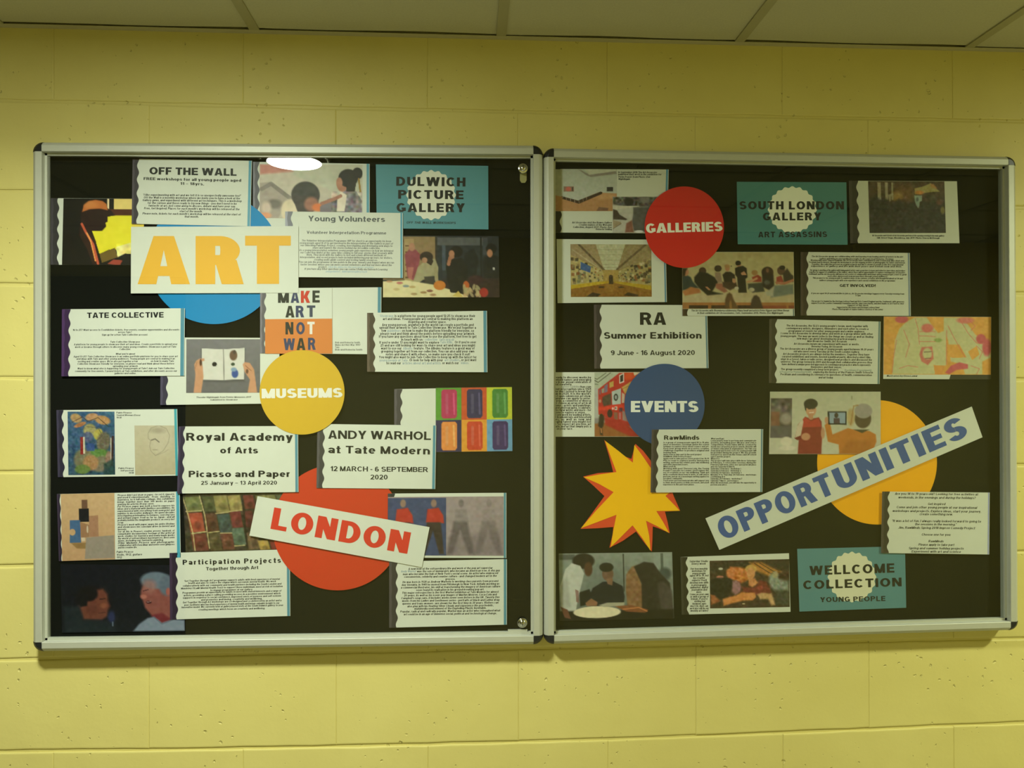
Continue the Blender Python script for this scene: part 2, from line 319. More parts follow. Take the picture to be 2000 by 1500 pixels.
# ------------------------------------------------------------------ painted prints (grid with colour per vertex)
class Pic:
    def __init__(s, x0, y0, x1, y1, W, bg, z=None, res=0.75):
        s.b = (x0, y0, x1, y1); s.W = W; s.z = z or (lambda a, b: (a, b))
        s.nx = int((x1-x0)*res); s.ny = int((y1-y0)*res)
        xs = np.linspace(x0, x1, s.nx); ys = np.linspace(y0, y1, s.ny)
        s.X, s.Y = np.meshgrid(xs, ys); s.px = (x1-x0)/s.nx
        s.I = np.zeros((s.ny, s.nx, 3)); s.I[:] = bg
    def _blend(s, m, c, a=1.0):
        m = (m*a)[..., None]; s.I = s.I*(1-m)+np.array(c, float)*m
    def ell(s, cx, cy, rx, ry, c, soft=.12, a=1.0, ang=0):
        k = s.z(1, 0)[0]-s.z(0, 0)[0]; cx, cy = s.z(cx, cy); rx *= k; ry *= k
        dx, dy = s.X-cx, s.Y-cy; ca, sa = math.cos(math.radians(ang)), math.sin(math.radians(ang))
        d = np.sqrt(((dx*ca+dy*sa)/rx)**2+((-dx*sa+dy*ca)/ry)**2)
        s._blend(np.clip((1-d)/soft+.5, 0, 1), c, a)
    def poly(s, pts, c, a=1.0, soft=0.7):
        P = np.array([s.z(*p) for p in pts]); m = np.zeros_like(s.X); best = np.full_like(s.X, 1e9)
        ins = np.zeros(s.X.shape, bool); n = len(P)
        for i in range(n):
            (ax, ay), (bx, by) = P[i], P[(i+1) % n]
            if abs(by-ay) > 1e-9:
                ins ^= ((ay > s.Y) != (by > s.Y)) & (s.X < (bx-ax)*(s.Y-ay)/(by-ay)+ax)
            L2 = (bx-ax)**2+(by-ay)**2+1e-9; t = np.clip(((s.X-ax)*(bx-ax)+(s.Y-ay)*(by-ay))/L2, 0, 1)
            best = np.minimum(best, np.hypot(s.X-ax-t*(bx-ax), s.Y-ay-t*(by-ay)))
        sd = np.where(ins, best, -best)
        s._blend(np.clip(sd/soft+.5, 0, 1), c, a)
    def rect(s, x0, y0, x1, y1, c, a=1.0, soft=.7): s.poly([(x0, y0), (x1, y0), (x1, y1), (x0, y1)], c, a, soft)
    def line(s, pts, wd, c, a=1.0):
        P = np.array([s.z(*p) for p in pts]); k = s.z(1, 0)[0]-s.z(0, 0)[0]; best = np.full_like(s.X, 1e9)
        for (ax, ay), (bx, by) in zip(P[:-1], P[1:]):
            L2 = (bx-ax)**2+(by-ay)**2+1e-9; t = np.clip(((s.X-ax)*(bx-ax)+(s.Y-ay)*(by-ay))/L2, 0, 1)
            best = np.minimum(best, np.hypot(s.X-ax-t*(bx-ax), s.Y-ay-t*(by-ay)))
        s._blend(np.clip((wd*k/2-best)/.8+.5, 0, 1), c, a)
    def mottle(s, amt, cell=4, box=None):
        ny, nx = s.ny//cell+3, s.nx//cell+3; g = RNG.randn(ny, nx, 3)*.4+RNG.randn(ny, nx, 1)
        yy = np.linspace(0, ny-1.01, s.ny); xx = np.linspace(0, nx-1.01, s.nx); y0 = yy.astype(int); x0 = xx.astype(int)
        fy = (yy-y0)[:, None, None]; fx = (xx-x0)[None, :, None]
        G = (g[y0][:, x0]*(1-fx)+g[y0][:, x0+1]*fx)*(1-fy)+(g[y0+1][:, x0]*(1-fx)+g[y0+1][:, x0+1]*fx)*fy
        m = np.ones_like(s.X)
        if box is not None:
            a, b = s.z(box[0], box[1]); c, d = s.z(box[2], box[3]); m = ((s.X > a) & (s.X < c) & (s.Y > b) & (s.Y < d)).astype(float)
        s.I += G*amt*m[..., None]
    def grad(s, top, bot, a=1.0):
        t = np.linspace(0, 1, s.ny)[:, None, None]; s.I = s.I*(1-a)+a*(np.array(top)*(1-t)+np.array(bot)*t)
    def build(s, name, quad, y, parent):
        """quad: TL, TR, BR, BL in photo coordinates"""
        q = np.array(quad, float); u = np.linspace(0, 1, s.nx)[None, :, None]; v = np.linspace(0, 1, s.ny)[:, None, None]
        P = (q[0]*(1-u)+q[1]*u)*(1-v)+(q[3]*(1-u)+q[2]*u)*v
        V = U(P.reshape(-1, 2), y); i = np.arange(s.nx*s.ny).reshape(s.ny, s.nx)
        Fc = np.stack([i[:-1, :-1], i[1:, :-1], i[1:, 1:], i[:-1, 1:]], -1).reshape(-1, 4).tolist()
        g = s.I.mean(-1, keepdims=True); J = (g+(s.I-g)*.90)*np.array([.95, .94, .89])
        c = np.clip(lin(np.clip(J, 0, 255))/s.W*.64, .002, .92).reshape(-1, 3)
        return mesh(name, V, Fc, M_INK, parent, c)

# ------------------------------------------------------------------ paper builder
Y0, DY = -0.0155, 0.0011
def ybase(level): return Y0-DY*level
class Sheet:
    def __init__(s, name, quad, level, label, cat, W, white='paper', band=9, bandcol=(52, 44, 56), edge=5, edgecol=(84, 140, 148), waves=4.7, phase=0.0, amp=2.0, group=None):
        q = np.array(quad, float); s.q = q; s.W = W; s.y = ybase(level); c = U([q.mean(0)], s.y)[0]
        s.o = empty(name, (c[0], s.y, c[2])); tag(s.o, label, cat, group)
        wc = np.array([0.64, 0.64, 0.63]) if white == 'paper' else base(white, W)
        s.k = wc
        slab('sheet', q, s.y, 0.0003, s.k, s.o)
        if band:
            n = 60; v = np.linspace(0, 1, n); L = q[0][None]*(1-v[:, None])+q[3][None]*v[:, None]
            xs = band+amp*np.cos(2*np.pi*(waves*v+phase)); R = L+np.stack([xs, np.zeros(n)], 1)
            p = Pm(); bc = base(bandcol, W); lc = base(tuple(min(255, int(k*1.25)+6) for k in bandcol), W)
            for i in range(n-1):
                mid0 = L[i]+(R[i]-L[i])*.35; mid1 = L[i+1]+(R[i+1]-L[i+1])*.35
                p.add([L[i], mid0, mid1, L[i+1]], lc); p.add([mid0, R[i], R[i+1], mid1], bc)
            p.build('border_strip', s.y-.00015, s.o)
        if edge:
            p = Pm(); a, b = q[1], q[2]; e = np.array([edge, 0]); g = np.array([1.0, 0])
            p.add([a-e-g, a-g, b-g, b-e-g], base(edgecol, W)); p.build('edge_strip', s.y-.00015, s.o)
    def text(s, name='lettering'): s._p = Pm(); s._n = name; return s._p
    def done(s): s._p.build(s._n, s.y-.0003, s.o)
INK = lambda W, k=28: base((k+2, k+3, k), W)
LNK = lambda W: base((150, 172, 168), W)

# ------------------------------------------------------------------ the setting
ZC = CZ+0.8640                        # underside of the ceiling grid
XL, XR, YB, ZF = -4.6, 4.9, -2.65, 0.0
def bedz(n, x):
    """height of bed joint n (counted from the top) at x: courses are hand laid and waver a little"""
    z = CZ+0.9158-.225*n
    D = {1: [(227, 201), (700, 210), (1000, 218), (1500, 228), (1830, 233)], 2: [(40, 373), (1990, 405)], 3: [(40, 555), (1990, 573)], 4: [(40, 738), (1990, 741)],
         5: [(40, 921), (1990, 908)], 6: [(40, 1105), (1990, 1077)], 7: [(30, 1288), (1985, 1247)],
         8: [(0, 1467), (350, 1465), (700, 1457), (1010, 1448), (1350, 1437), (1700, 1426), (1990, 1409)]}
    if n in D:
        P = U(D[n], 0.0)[:, [0, 2]]; k = 2 if len(P) > 4 else 1
        c = np.polyfit(P[:, 0], P[:, 1]-z, k); xx = min(max(x, -1.25), 1.35)
        z += float(np.polyval(c, xx))
    return z
def build_wall():
    V, Fc = box(XL, 0.0032, ZF, XR, 0.12, ZC+.25)
    wl = mesh('wall_back', V, Fc, M_WALL); tag(wl, None, None, kind='structure')
    J = 0.0034; JV = -0.0001; B = 0.0040; BV = 0.0022
    for c in range(0, 12):
        off = 0.225 if c % 2 == 0 else 0.0
        k0 = int((XL+0.3256)/0.45)-1
        for k in range(k0, k0+24):
            xa = -0.3256+off+0.45*k+RNG.uniform(-.003, .003)*0; xb = xa+.45
            xa = max(xa, XL); xb = min(xb, XR)
            if xb-xa < .05: continue
            top = [(bedz(c, x)) for x in (xa, xb)]; bot = [(bedz(c+1, x)) for x in (xa, xb)]
            if c == 0: top = [ZC+.06]*2
            if max(top) < .03: continue
            if min(bot) < 0.0: bot = [0.0, 0.0]
            y = RNG.uniform(-.0005, .0005)
            # outline slightly ragged along the bed joints, as painted over
            n = 9; T = []; Bt = []
            for i in range(n):
                t = i/(n-1); x = xa+JV+(xb-xa-2*JV)*t
                T.append((x, top[0]*(1-t)+top[1]*t-J+RNG.uniform(-.0009, .0009))); Bt.append((x, bot[0]*(1-t)+bot[1]*t+J+RNG.uniform(-.0009, .0009)))
            ring = T+Bt[::-1]; cx = sum(p[0] for p in ring)/len(ring); cz = sum(p[1] for p in ring)/len(ring); m = len(ring)
            def ins(d):
                out = []
                for i, (x, z) in enumerate(ring):
                    zz = z-d if i < n else z+d
                    xx = x+d*BV/B if i in (0, 2*n-1) else (x-d*BV/B if i in (n-1, n) else x)
                    out.append((xx, zz))
                return out
            R0, R1, R2 = ring, ins(B*.45), ins(B)
            V = [(x, .006, z) for x, z in R0]+[(x, y+.0015, z) for x, z in R0]+[(x, y+.0004, z) for x, z in R1]+[(x, y, z) for x, z in R2]
            Fc = []
            for a in range(3):
                for i in range(m):
                    j = (i+1) % m; Fc.append((a*m+i, a*m+j, (a+1)*m+j, (a+1)*m+i))
            for i in range(n-1): Fc.append((3*m+i, 3*m+i+1, 3*m+m-2-i, 3*m+m-1-i))
            mesh('block', V, Fc, M_WALL, wl)
build_wall()
for nm, (a, b) in {'wall_left': ((XL-.1, YB, 0), (XL, .12, ZC+.25)), 'wall_right': ((XR, YB, 0), (XR+.1, .12, ZC+.25)), 'wall_front': ((XL, YB-.1, 0), (XR, YB, ZC+.25))}.items():
    V, Fc = box(*a, *b); tag(mesh(nm, V, Fc, M_WALL2), None, None, kind='structure')
V, Fc = box(XL-.1, YB-.1, -.05, XR+.1, .12, 0); tag(mesh('floor', V, Fc, M_FLOOR), None, None, kind='structure')
# suspended ceiling: void above, tiles, grid bars, wall angle
V, Fc = box(XL, YB, ZC+.16, XR, 0, ZC+.20)
ceil = mesh('ceiling', V, Fc, M_VOID); tag(ceil, None, None, kind='structure')
xt0 = -0.518; T0 = -.0225
bars = [xt0+.6*k for k in range(-7, 10) if XL+.05 < xt0+.6*k < XR-.05]
edges = [XL]+bars+[XR]
rows = [T0]+[T0-.6*k for k in range(1, 5)]+[YB]
DL = []                                                      # downlight holes (x, y)
for i in range(len(edges)-1):
    for j in range(len(rows)-1):
        x0, x1 = edges[i]+.0015, edges[i+1]-.0015; ya, yb = rows[j], rows[j+1]
        if ya-yb < .02: continue
        n = 14; T = []
        for k in range(n+1):
            t = k/n; x = x0+(x1-x0)*t
            y = ya if j else ya+.0026*math.cos(2*math.pi*(t*1.15+.13+.37*i))+RNG.uniform(-.0004, .0004)+(.0022 if abs(t-.05) < .3 and i % 2 == 0 else 0)
            T.append((x, y))
        ring = T+[(x1, yb+.001), (x0, yb+.001)]; m = len(ring); zb = ZC+.004
        V = [(x, y, zb) for x, y in ring]+[(x, y, zb+.015) for x, y in ring]
        Fc = [tuple(range(m)), tuple(range(2*m-1, m-1, -1))]+[(a, (a+1) % m, (a+1) % m+m, a+m) for a in range(m)]
        mesh('ceiling_tile', V, Fc, M_TILE, ceil)
for x in bars:
    V, Fc = box(x-.012, YB, ZC, x+.012, -.019, ZC+.004)
    V2, F2 = box(x-.001, YB, ZC+.004, x+.001, -.019, ZC+.04); k = len(V)
    mesh('grid_bar', V+V2, Fc+[tuple(a+k for a in f) for f in F2], M_TBAR, ceil)
for y in rows[1:-1]:
    V, Fc = box(XL, y-.012, ZC-.0002, XR, y+.012, ZC+.0038); mesh('grid_bar', V, Fc, M_TBAR, ceil)
V, Fc = box(XL, -.019, ZC, XR, 0.004, ZC+.0015); V2, F2 = box(XL, -.0012, ZC+.0015, XR, 0.004, ZC+.022)
tr = mesh('trim_1', V+V2, Fc+[tuple(a+8 for a in f) for f in F2], M_TRIM); tag(tr, None, None, kind='structure')

def disc(cx, cy, z, r0, r1, z1, n=48):
    V = [(cx+r0*math.cos(2*math.pi*i/n), cy+r0*math.sin(2*math.pi*i/n), z) for i in range(n)]+[(cx+r1*math.cos(2*math.pi*i/n), cy+r1*math.sin(2*math.pi*i/n), z1) for i in range(n)]
    return V, [(i, (i+1) % n, (i+1) % n+n, i+n) for i in range(n)]
def downlight(cx, cy, label, power, beam, col):
    t = empty('downlight', (cx, cy, ZC)); tag(t, label, 'light', None)
    V, Fc = disc(cx, cy, ZC-.006, .122, .102, ZC-.009); V2, F2 = disc(cx, cy, ZC+.003, .124, .122, ZC-.006)
    mesh('trim_ring', V+V2, Fc+[tuple(a+len(V) for a in f) for f in F2], M_WHITE, t, smooth=True)
    n = 48; V = [(cx+.102*math.cos(2*math.pi*i/n), cy+.102*math.sin(2*math.pi*i/n), ZC-.008) for i in range(n)]
    mesh('diffuser', V, [tuple(range(n-1, -1, -1))], emit_material('lamp_glow', col, power), t)
    ld = bpy.data.lights.new('beam', 'AREA'); ld.shape = 'DISK'; ld.size = .2; ld.energy = beam; ld.color = col; ld.spread = math.radians(156)
    lo = bpy.data.objects.new('beam', ld); COL.objects.link(lo); lo.parent = t; lo.location = (0, 0, -.0095)
def mirror_hit(px, py):
    d = FW+(px-1000)/FPX*RT-(py-750)/FPX*UP; t = (-.030-CAMP[1])/d[1]; g = CAMP+d*t; d = d*np.array([1, -1, 1]); t = (ZC-.008-g[2])/d[2]
    return g+d*t
h1 = mirror_hit(575, 318)
print('LAMP', h1)
downlight(float(h1[0]), float(h1[1]), 'round white ceiling downlight mirrored in the glass at the top of the left case', GLOW_A, BEAM_A, COL_A)
downlight(2.45, float(h1[1]), 'round white ceiling downlight lighting the right-hand case from outside the frame', GLOW_B, BEAM_B, COL_B)
# opposite side of the corridor, seen only mirrored in the glass
V, Fc = box(-2.75, YB-.001, 0, -1.62, YB+.045, 2.12); d1 = mesh('door_1', V, Fc, M_DOOR); tag(d1, None, None, kind='structure')
V, Fc = disc(0, 0, 0, .01, .01, .1, 12); V = [(-1.70+x, YB+.05+y, 1.0+z) for x, y, z in V]; mesh('door_handle', V, Fc, M_CHROME, d1)

# ------------------------------------------------------------------ the two display cases
PROF = [(0, .0), (0, .036), (.0012, .041), (.004, .0455), (.008, .0485), (.0095, .0496), (.0105, .050), (.0235, .050), (.0245, .0490), (.0245, .0355), (.0300, .0355), (.0300, .0260), (.0265, .0260), (.0265, .002), (.0200, .0)]
CAPS = .0245
def case(quad, label, ext):
    C = U(quad, -.040)                                       # TL TR BR BL of the outer frame edge
    C[:, 1] = 0; ctr = C.mean(0)
    o = empty('display_case', (ctr[0], 0, ctr[2])); tag(o, label, 'display case')
    n3 = np.array([0, -1.0, 0])
    for i, nm in enumerate(('top', 'right', 'bottom', 'left')):
        A, Bp = C[i], C[(i+1) % 4]; d = (Bp-A)/np.linalg.norm(Bp-A); nin = np.cross(n3, d); nin = nin/np.linalg.norm(nin)
        if np.dot(nin, ctr-A) < 0: nin = -nin
        V = []; k = len(PROF)
        for E, s in ((A, 1), (Bp, -1)):
            for (u, w_) in PROF: V.append(E+d*s*CAPS+nin*u+n3*w_)
        Fc = [(j, (j+1) % k, (j+1) % k+k, j+k) for j in range(k)]+[tuple(range(k)), tuple(range(2*k-1, k-1, -1))]
        mesh('frame_rail', V, Fc, M_ALU, o)
        # corner cap at A: the same profile swept through a quarter turn
        pd = (C[i-1]-A)/np.linalg.norm(C[i-1]-A); cen = A+d*CAPS+pd*CAPS
        V = []; m = 10; PC = [(u, w_+.0006) for (u, w_) in PROF if u <= .0245][:10]; kk = len(PC)
        for a in range(m+1):
            th = a/m*math.pi/2; dr = -(pd*math.cos(th)+d*math.sin(th)) if False else -(d*math.sin(th)+pd*math.cos(th))
            for (u, w_) in PC: V.append(cen+dr*(CAPS+.0004-u)+n3*w_)
        Fc = []
        for a in range(m):
            for j in range(kk-1): Fc.append((a*kk+j, a*kk+j+1, (a+1)*kk+j+1, (a+1)*kk+j))
        mesh('corner_cap', V, Fc, M_CAP, o)
    e = .022
    Q = [C[0]+np.array([e, 0, -e]), C[1]+np.array([-e, 0, -e]), C[2]+np.array([-e, 0, e]), C[3]+np.array([e, 0, e])]
    def plate(name, y0, y1, m):
        V = [q+np.array([0, y1, 0]) for q in Q]+[q+np.array([0, y0, 0]) for q in Q]
        return mesh(name, V, [(0, 1, 2, 3), (7, 6, 5, 4), (0, 4, 5, 1), (1, 5, 6, 2), (2, 6, 7, 3), (3, 7, 4, 0)], m, o)
    plate('back_board', -.0015, -.0145, M_FELT)
    V = [q+np.array([0, -.0305, 0]) for q in Q]
    mesh('glass_pane', V, [(0, 3, 2, 1)], M_GLASS, o)
    return o
caseL = case([(64.5, 277.5), (1060.5, 284), (1061, 1258.5), (65, 1272.5)], 'left glazed aluminium display case with two chrome locks, holding the ART banner', 0)
caseR = case([(1061.5, 289), (1982.5, 306), (1987.5, 1230.5), (1062, 1258.5)], 'right glazed aluminium display case, holding the GALLERIES disc', 0)

def lathe(c, prof, n=24):
    V = []; Fc = []
    for (r, y) in prof:
        for i in range(n): a = 2*math.pi*i/n; V.append((c[0]+r*math.cos(a), y, c[2]+r*math.sin(a)))
    for j in range(len(prof)-1):
        for i in range(n): k = (i+1) % n; Fc.append((j*n+i, j*n+k, (j+1)*n+k, (j+1)*n+i))
    return V, Fc
for (px, py, tab) in ((1021.5, 328, 1), (1020.5, 1217.5, 0)):
    c = U([(px, py)], -.042)[0]
    V, Fc = lathe(c, [(.0122, -.0310), (.0122, -.0385), (.0108, -.0400), (.0085, -.0395), (.0078, -.0410), (.0050, -.0440), (.0, -.0448)])
    lk = mesh('lock', V, Fc, M_CHROME, caseL, smooth=True); lk['label'] = 'chrome lock with keyhole'
    V, Fc = box(c[0]-.0008, -.0456, c[2]-.0045, c[0]+.0008, -.0440, c[2]+.0055)
    org = Vector(caseL.location)
    me = mesh('keyhole', V, Fc, M_CAP, caseL); me.parent = lk
    V, Fc = lathe(c, [(.0085, -.0300), (.0085, -.0240), (0, -.0240)])
    me = mesh('lock_barrel', V, Fc, M_CHROME, caseL, smooth=True); me.parent = lk
    if tab:
        p = U([(px-6, 334), (px+7, 334), (px+7, 352), (px+4, 357), (px-3, 357), (px-6, 352)], -.027); k = len(p); b = p.copy(); b[:, 1] += .002
        me = mesh('cam_tab', np.vstack([p, b]), [tuple(range(k)), tuple(range(2*k-1, k-1, -1))]+[(i, i+k, (i+1) % k+k, (i+1) % k) for i in range(k)], M_BRASS, caseL); me.parent = lk
for (x0, x1, ya, yb) in ((992, 1030, 1229.5, 1237),):
    p = U([(x0, ya), (x1, ya), (x1, yb), (x0, yb)], -.0330)
    V, Fc = box(p[0][0], -.0345, p[2][2], p[1][0], -.0310, p[0][2]); mesh('lock_plate', V, Fc, M_ALU, caseL)

# ------------------------------------------------------------------ papers in the left case
zA, zB, zC, zD, zE, zF = Z(60, 270, 4), Z(480, 280, 3.226), Z(60, 580, 3.948), Z(500, 680, 3.333), Z(60, 930, 3.948), Z(480, 900, 3.226)
KL, KT = INK(WL), INK(WT)
def pic(name, canvas, quad, lift, sh, fn, W):
    p = Pic(*canvas[:4], W, canvas[4], canvas[5], canvas[6] if len(canvas) > 6 else .75); fn(p); return p.build(name, quad, sh.y-.0002-lift*.0001, sh.o)

# print of a person in a cap, lit by a yellow window
s = Sheet('photo_print', [(99, 387), (281, 388), (281, 518), (98, 517)], 0, 'dark print of a person in orange cap beside a yellow window', 'photo', WT, band=15, edge=0, bandcol=(44, 42, 42), phase=.3)
def f(p):
    Y = (222, 214, 30)
    p.rect(595, 600, 890, 870, Y); p.rect(785, 560, 890, 700, (215, 195, 60)); p.rect(650, 472, 795, 552, (218, 196, 105)); p.rect(597, 472, 612, 560, (225, 205, 150)); p.rect(612, 552, 795, 603, (74, 28, 12))
    p.poly([(480, 725), (545, 725), (600, 640), (660, 603), (790, 603), (785, 840), (660, 850), (540, 905), (505, 790)], Y)
    p.poly([(540, 905), (660, 855), (680, 930), (560, 975)], (104, 84, 30)); p.poly([(668, 850), (782, 815), (784, 905), (740, 900), (680, 930)], (222, 212, 120)); p.mottle(14, 5, (668, 820, 785, 930))
    p.poly([(385, 560), (560, 520), (625, 560), (660, 600), (602, 612), (602, 650), (585, 660), (590, 690), (560, 722), (480, 725), (450, 730), (395, 670)], (36, 14, 10))
    p.poly([(400, 575), (412, 520), (450, 488), (505, 478), (560, 488), (590, 510), (602, 560), (540, 548), (460, 552)], (186, 104, 42), soft=2); p.ell(470, 520, 50, 26, (205, 130, 60), .8, .7)
    p.poly([(385, 660), (430, 700), (470, 740), (510, 800), (545, 990), (490, 990), (440, 860), (380, 760)], (44, 20, 12)); p.line([(400, 670), (430, 730), (490, 830), (530, 980)], 18, (192, 82, 50)); p.line([(440, 740), (470, 800), (510, 960)], 10, (230, 150, 70))
    p.poly([(600, 985), (650, 948), (720, 955), (700, 990)], (150, 58, 40)); p.mottle(2.5, 6)
pic('picture', (123, 387, 281, 518, (13, 9, 6), zA), [(124, 387.5), (281, 388), (281, 518), (121, 517)], 0, s, f, WT)

# OFF THE WALL notice
z = Z(255, 305, 8.163)
s = Sheet('paper_notice', [(259, 310), (492, 314), (489, 442), (257, 437)], 3, 'white notice headed OFF THE WALL, above the big ART lettering', 'notice', WT, band=11, bandcol=(52, 48, 50))
p = s.text('heading'); put(p, 'OFF THE WALL', (291.6, 340.5), (462, 343.5), 14.3, KT, t=.24); s.done()
p = s.text('lettering'); put(p, 'FREE workshops for all young people aged', (280.5, 351.5), (471, 355), 5.4, KT, t=.22, sg=8, maxs=2); put(p, '11 _ 18yrs.', (352, 361), (398.5, 362), 5.2, KT, t=.2, sg=8, maxs=2)
lines(p, z, [(195, 1760, 627, '"I like experimenting with art and we felt it is so unexpectedly awesome too!"'), (210, 1745, 670, 'Off the Wall is a monthly workshop where we invite you to have a look at the'), (190, 1770, 712, 'Gallery gems, and experiment with different art techniques. This is a workshop'),
 (270, 1690, 755, "for the curious and those ready to try new things - you don't need to be"), (285, 1675, 798, 'fantastic at art, just come along to discuss, debate and have your say.'), (215, 1735, 842, "Free, Get Inspired. Places for each month's workshop will be released at the"), (780, 1145, 883, 'start of the month.'),
 (190, 1755, 925, "Please note, tickets for each month's workshop will be released at the start of"), (860, 1085, 968, 'that month.')], 4.0, KT, slope=.010, slant=.15)
s.done()

# blue disc behind the ART lettering
def disc_paper(name, c, r, lv, label, cat, col, W, text=None, tcol=(225, 226, 200)):
    y = ybase(lv); o = empty(name, tuple(U([c], y)[0])); tag(o, label, cat)
    n = 96; pts = [(c[0]+r[0]*math.cos(2*math.pi*i/n), c[1]-r[1]*math.sin(2*math.pi*i/n)) for i in range(n)]
    slab('card', pts, y, .0004, base(col, W), o)
    if text:
        p = Pm(); put(p, text[0], text[1], text[2], text[3], base(tcol, W), t=.28, sg=40, track=.07); p.build('lettering', y-.0003, o)
disc_paper('card_disc', (418, 506), (130, 127), 2, 'large bright blue card disc behind the ART lettering', 'disc', (2, 131, 176), WL)

# two young people with a sculpture
s = Sheet('photo_print', [(494, 316), (722, 320), (722, 446), (494, 445)], 1, 'print of two dark-haired young people drawing, under the lamp reflection', 'photo', WT, band=11, bandcol=(84, 84, 84))
def f(p):
    p.grad((196, 190, 168), (178, 176, 156)); p.poly([(88, 130), (300, 130), (300, 175), (90, 195)], (196, 118, 104), .8, 5); p.poly([(300, 130), (735, 130), (735, 300), (560, 300), (300, 200)], (176, 186, 160), .6, 6)
    p.poly([(88, 250), (150, 245), (230, 290), (290, 350), (250, 400), (205, 475), (88, 475)], (158, 150, 136), 1, 3); p.line([(100, 290), (160, 255), (230, 310), (285, 350)], 26, (120, 116, 106), .8); p.ell(180, 385, 45, 30, (112, 108, 98), .6); p.ell(130, 410, 30, 40, (196, 182, 160), .7); p.ell(120, 460, 40, 20, (214, 148, 104), .6)
    p.ell(285, 430, 62, 78, (210, 198, 164), .2); p.ell(378, 325, 90, 86, (62, 62, 58), .1); p.poly([(290, 330), (465, 330), (455, 400), (420, 440), (330, 440)], (66, 60, 56), 1, 2); p.ell(415, 385, 46, 46, (150, 104, 84), .4); p.ell(460, 405, 40, 26, (214, 116, 60), .5)
    p.poly([(470, 400), (520, 350), (590, 330), (640, 280), (700, 300), (735, 360), (735, 475), (470, 475)], (118, 112, 118), 1, 2); p.mottle(26, 4, (540, 300, 735, 440))
    p.ell(610, 255, 34, 48, (172, 118, 92), .2); p.ell(648, 215, 62, 58, (42, 40, 36), .1); p.ell(706, 185, 34, 38, (42, 40, 36), .1); p.poly([(640, 240), (700, 240), (690, 300), (635, 300)], (48, 44, 40)); p.ell(592, 245, 20, 34, (176, 124, 98), .3)
    p.poly([(600, 300), (640, 325), (625, 430), (575, 430), (580, 350)], (216, 206, 184), 1, 2); p.line([(480, 380), (560, 350), (600, 330)], 22, (160, 110, 90)); p.line([(715, 220), (725, 300)], 12, (150, 120, 50)); p.mottle(4, 5)
pic('picture', (507, 320, 709, 428, (190, 186, 166), zB), [(507, 320.5), (708, 322), (708, 428), (507, 426)], 0, s, f, WT)

# Dulwich Picture Gallery card
def badge_card(quad, lv, label, col, W, bc, br, texts, n=20):
    s = Sheet('title_card', quad, lv, label, 'sign', W, white=col, band=0, edge=0)
    p = Pm(); pts = []
    for i in range(160):
        a = 2*math.pi*i/160; k = 1+.035*math.cos(n*a); pts.append((bc[0]+br[0]*k*math.cos(a), bc[1]+br[1]*k*math.sin(a)))
    for i in range(160): p.add([bc, pts[i], pts[(i+1) % 160]], base((200, 205, 176) if W is WT else (188, 190, 150), W))
    p.build('badge', s.y-.00015, s.o)
    p = s.text('heading')
    for a in texts: put(p, a[0], a[1], a[2], a[3], INK(W, 22), t=a[4], sg=20, track=.16, slant=a[5] if len(a) > 5 else 0)
    s.done()
badge_card([(734, 321), (953.5, 324), (954, 448), (736, 446)], 2, 'teal card titled DULWICH PICTURE GALLERY with a cream scalloped circle', (76, 130, 130), WT, (842, 381), (47, 47.5),
  [('DULWICH', zB(948, 267), zB(1384, 272), 17.6, .25), ('PICTURE', zB(960, 349), zB(1372, 352), 17.2, .25), ('GALLERY', zB(950, 432), zB(1380, 434), 17.4, .25), ('OFF THE WALL WORKSHOPS', zB(1012, 505), zB(1322, 508), 4.3, .18, .2)])

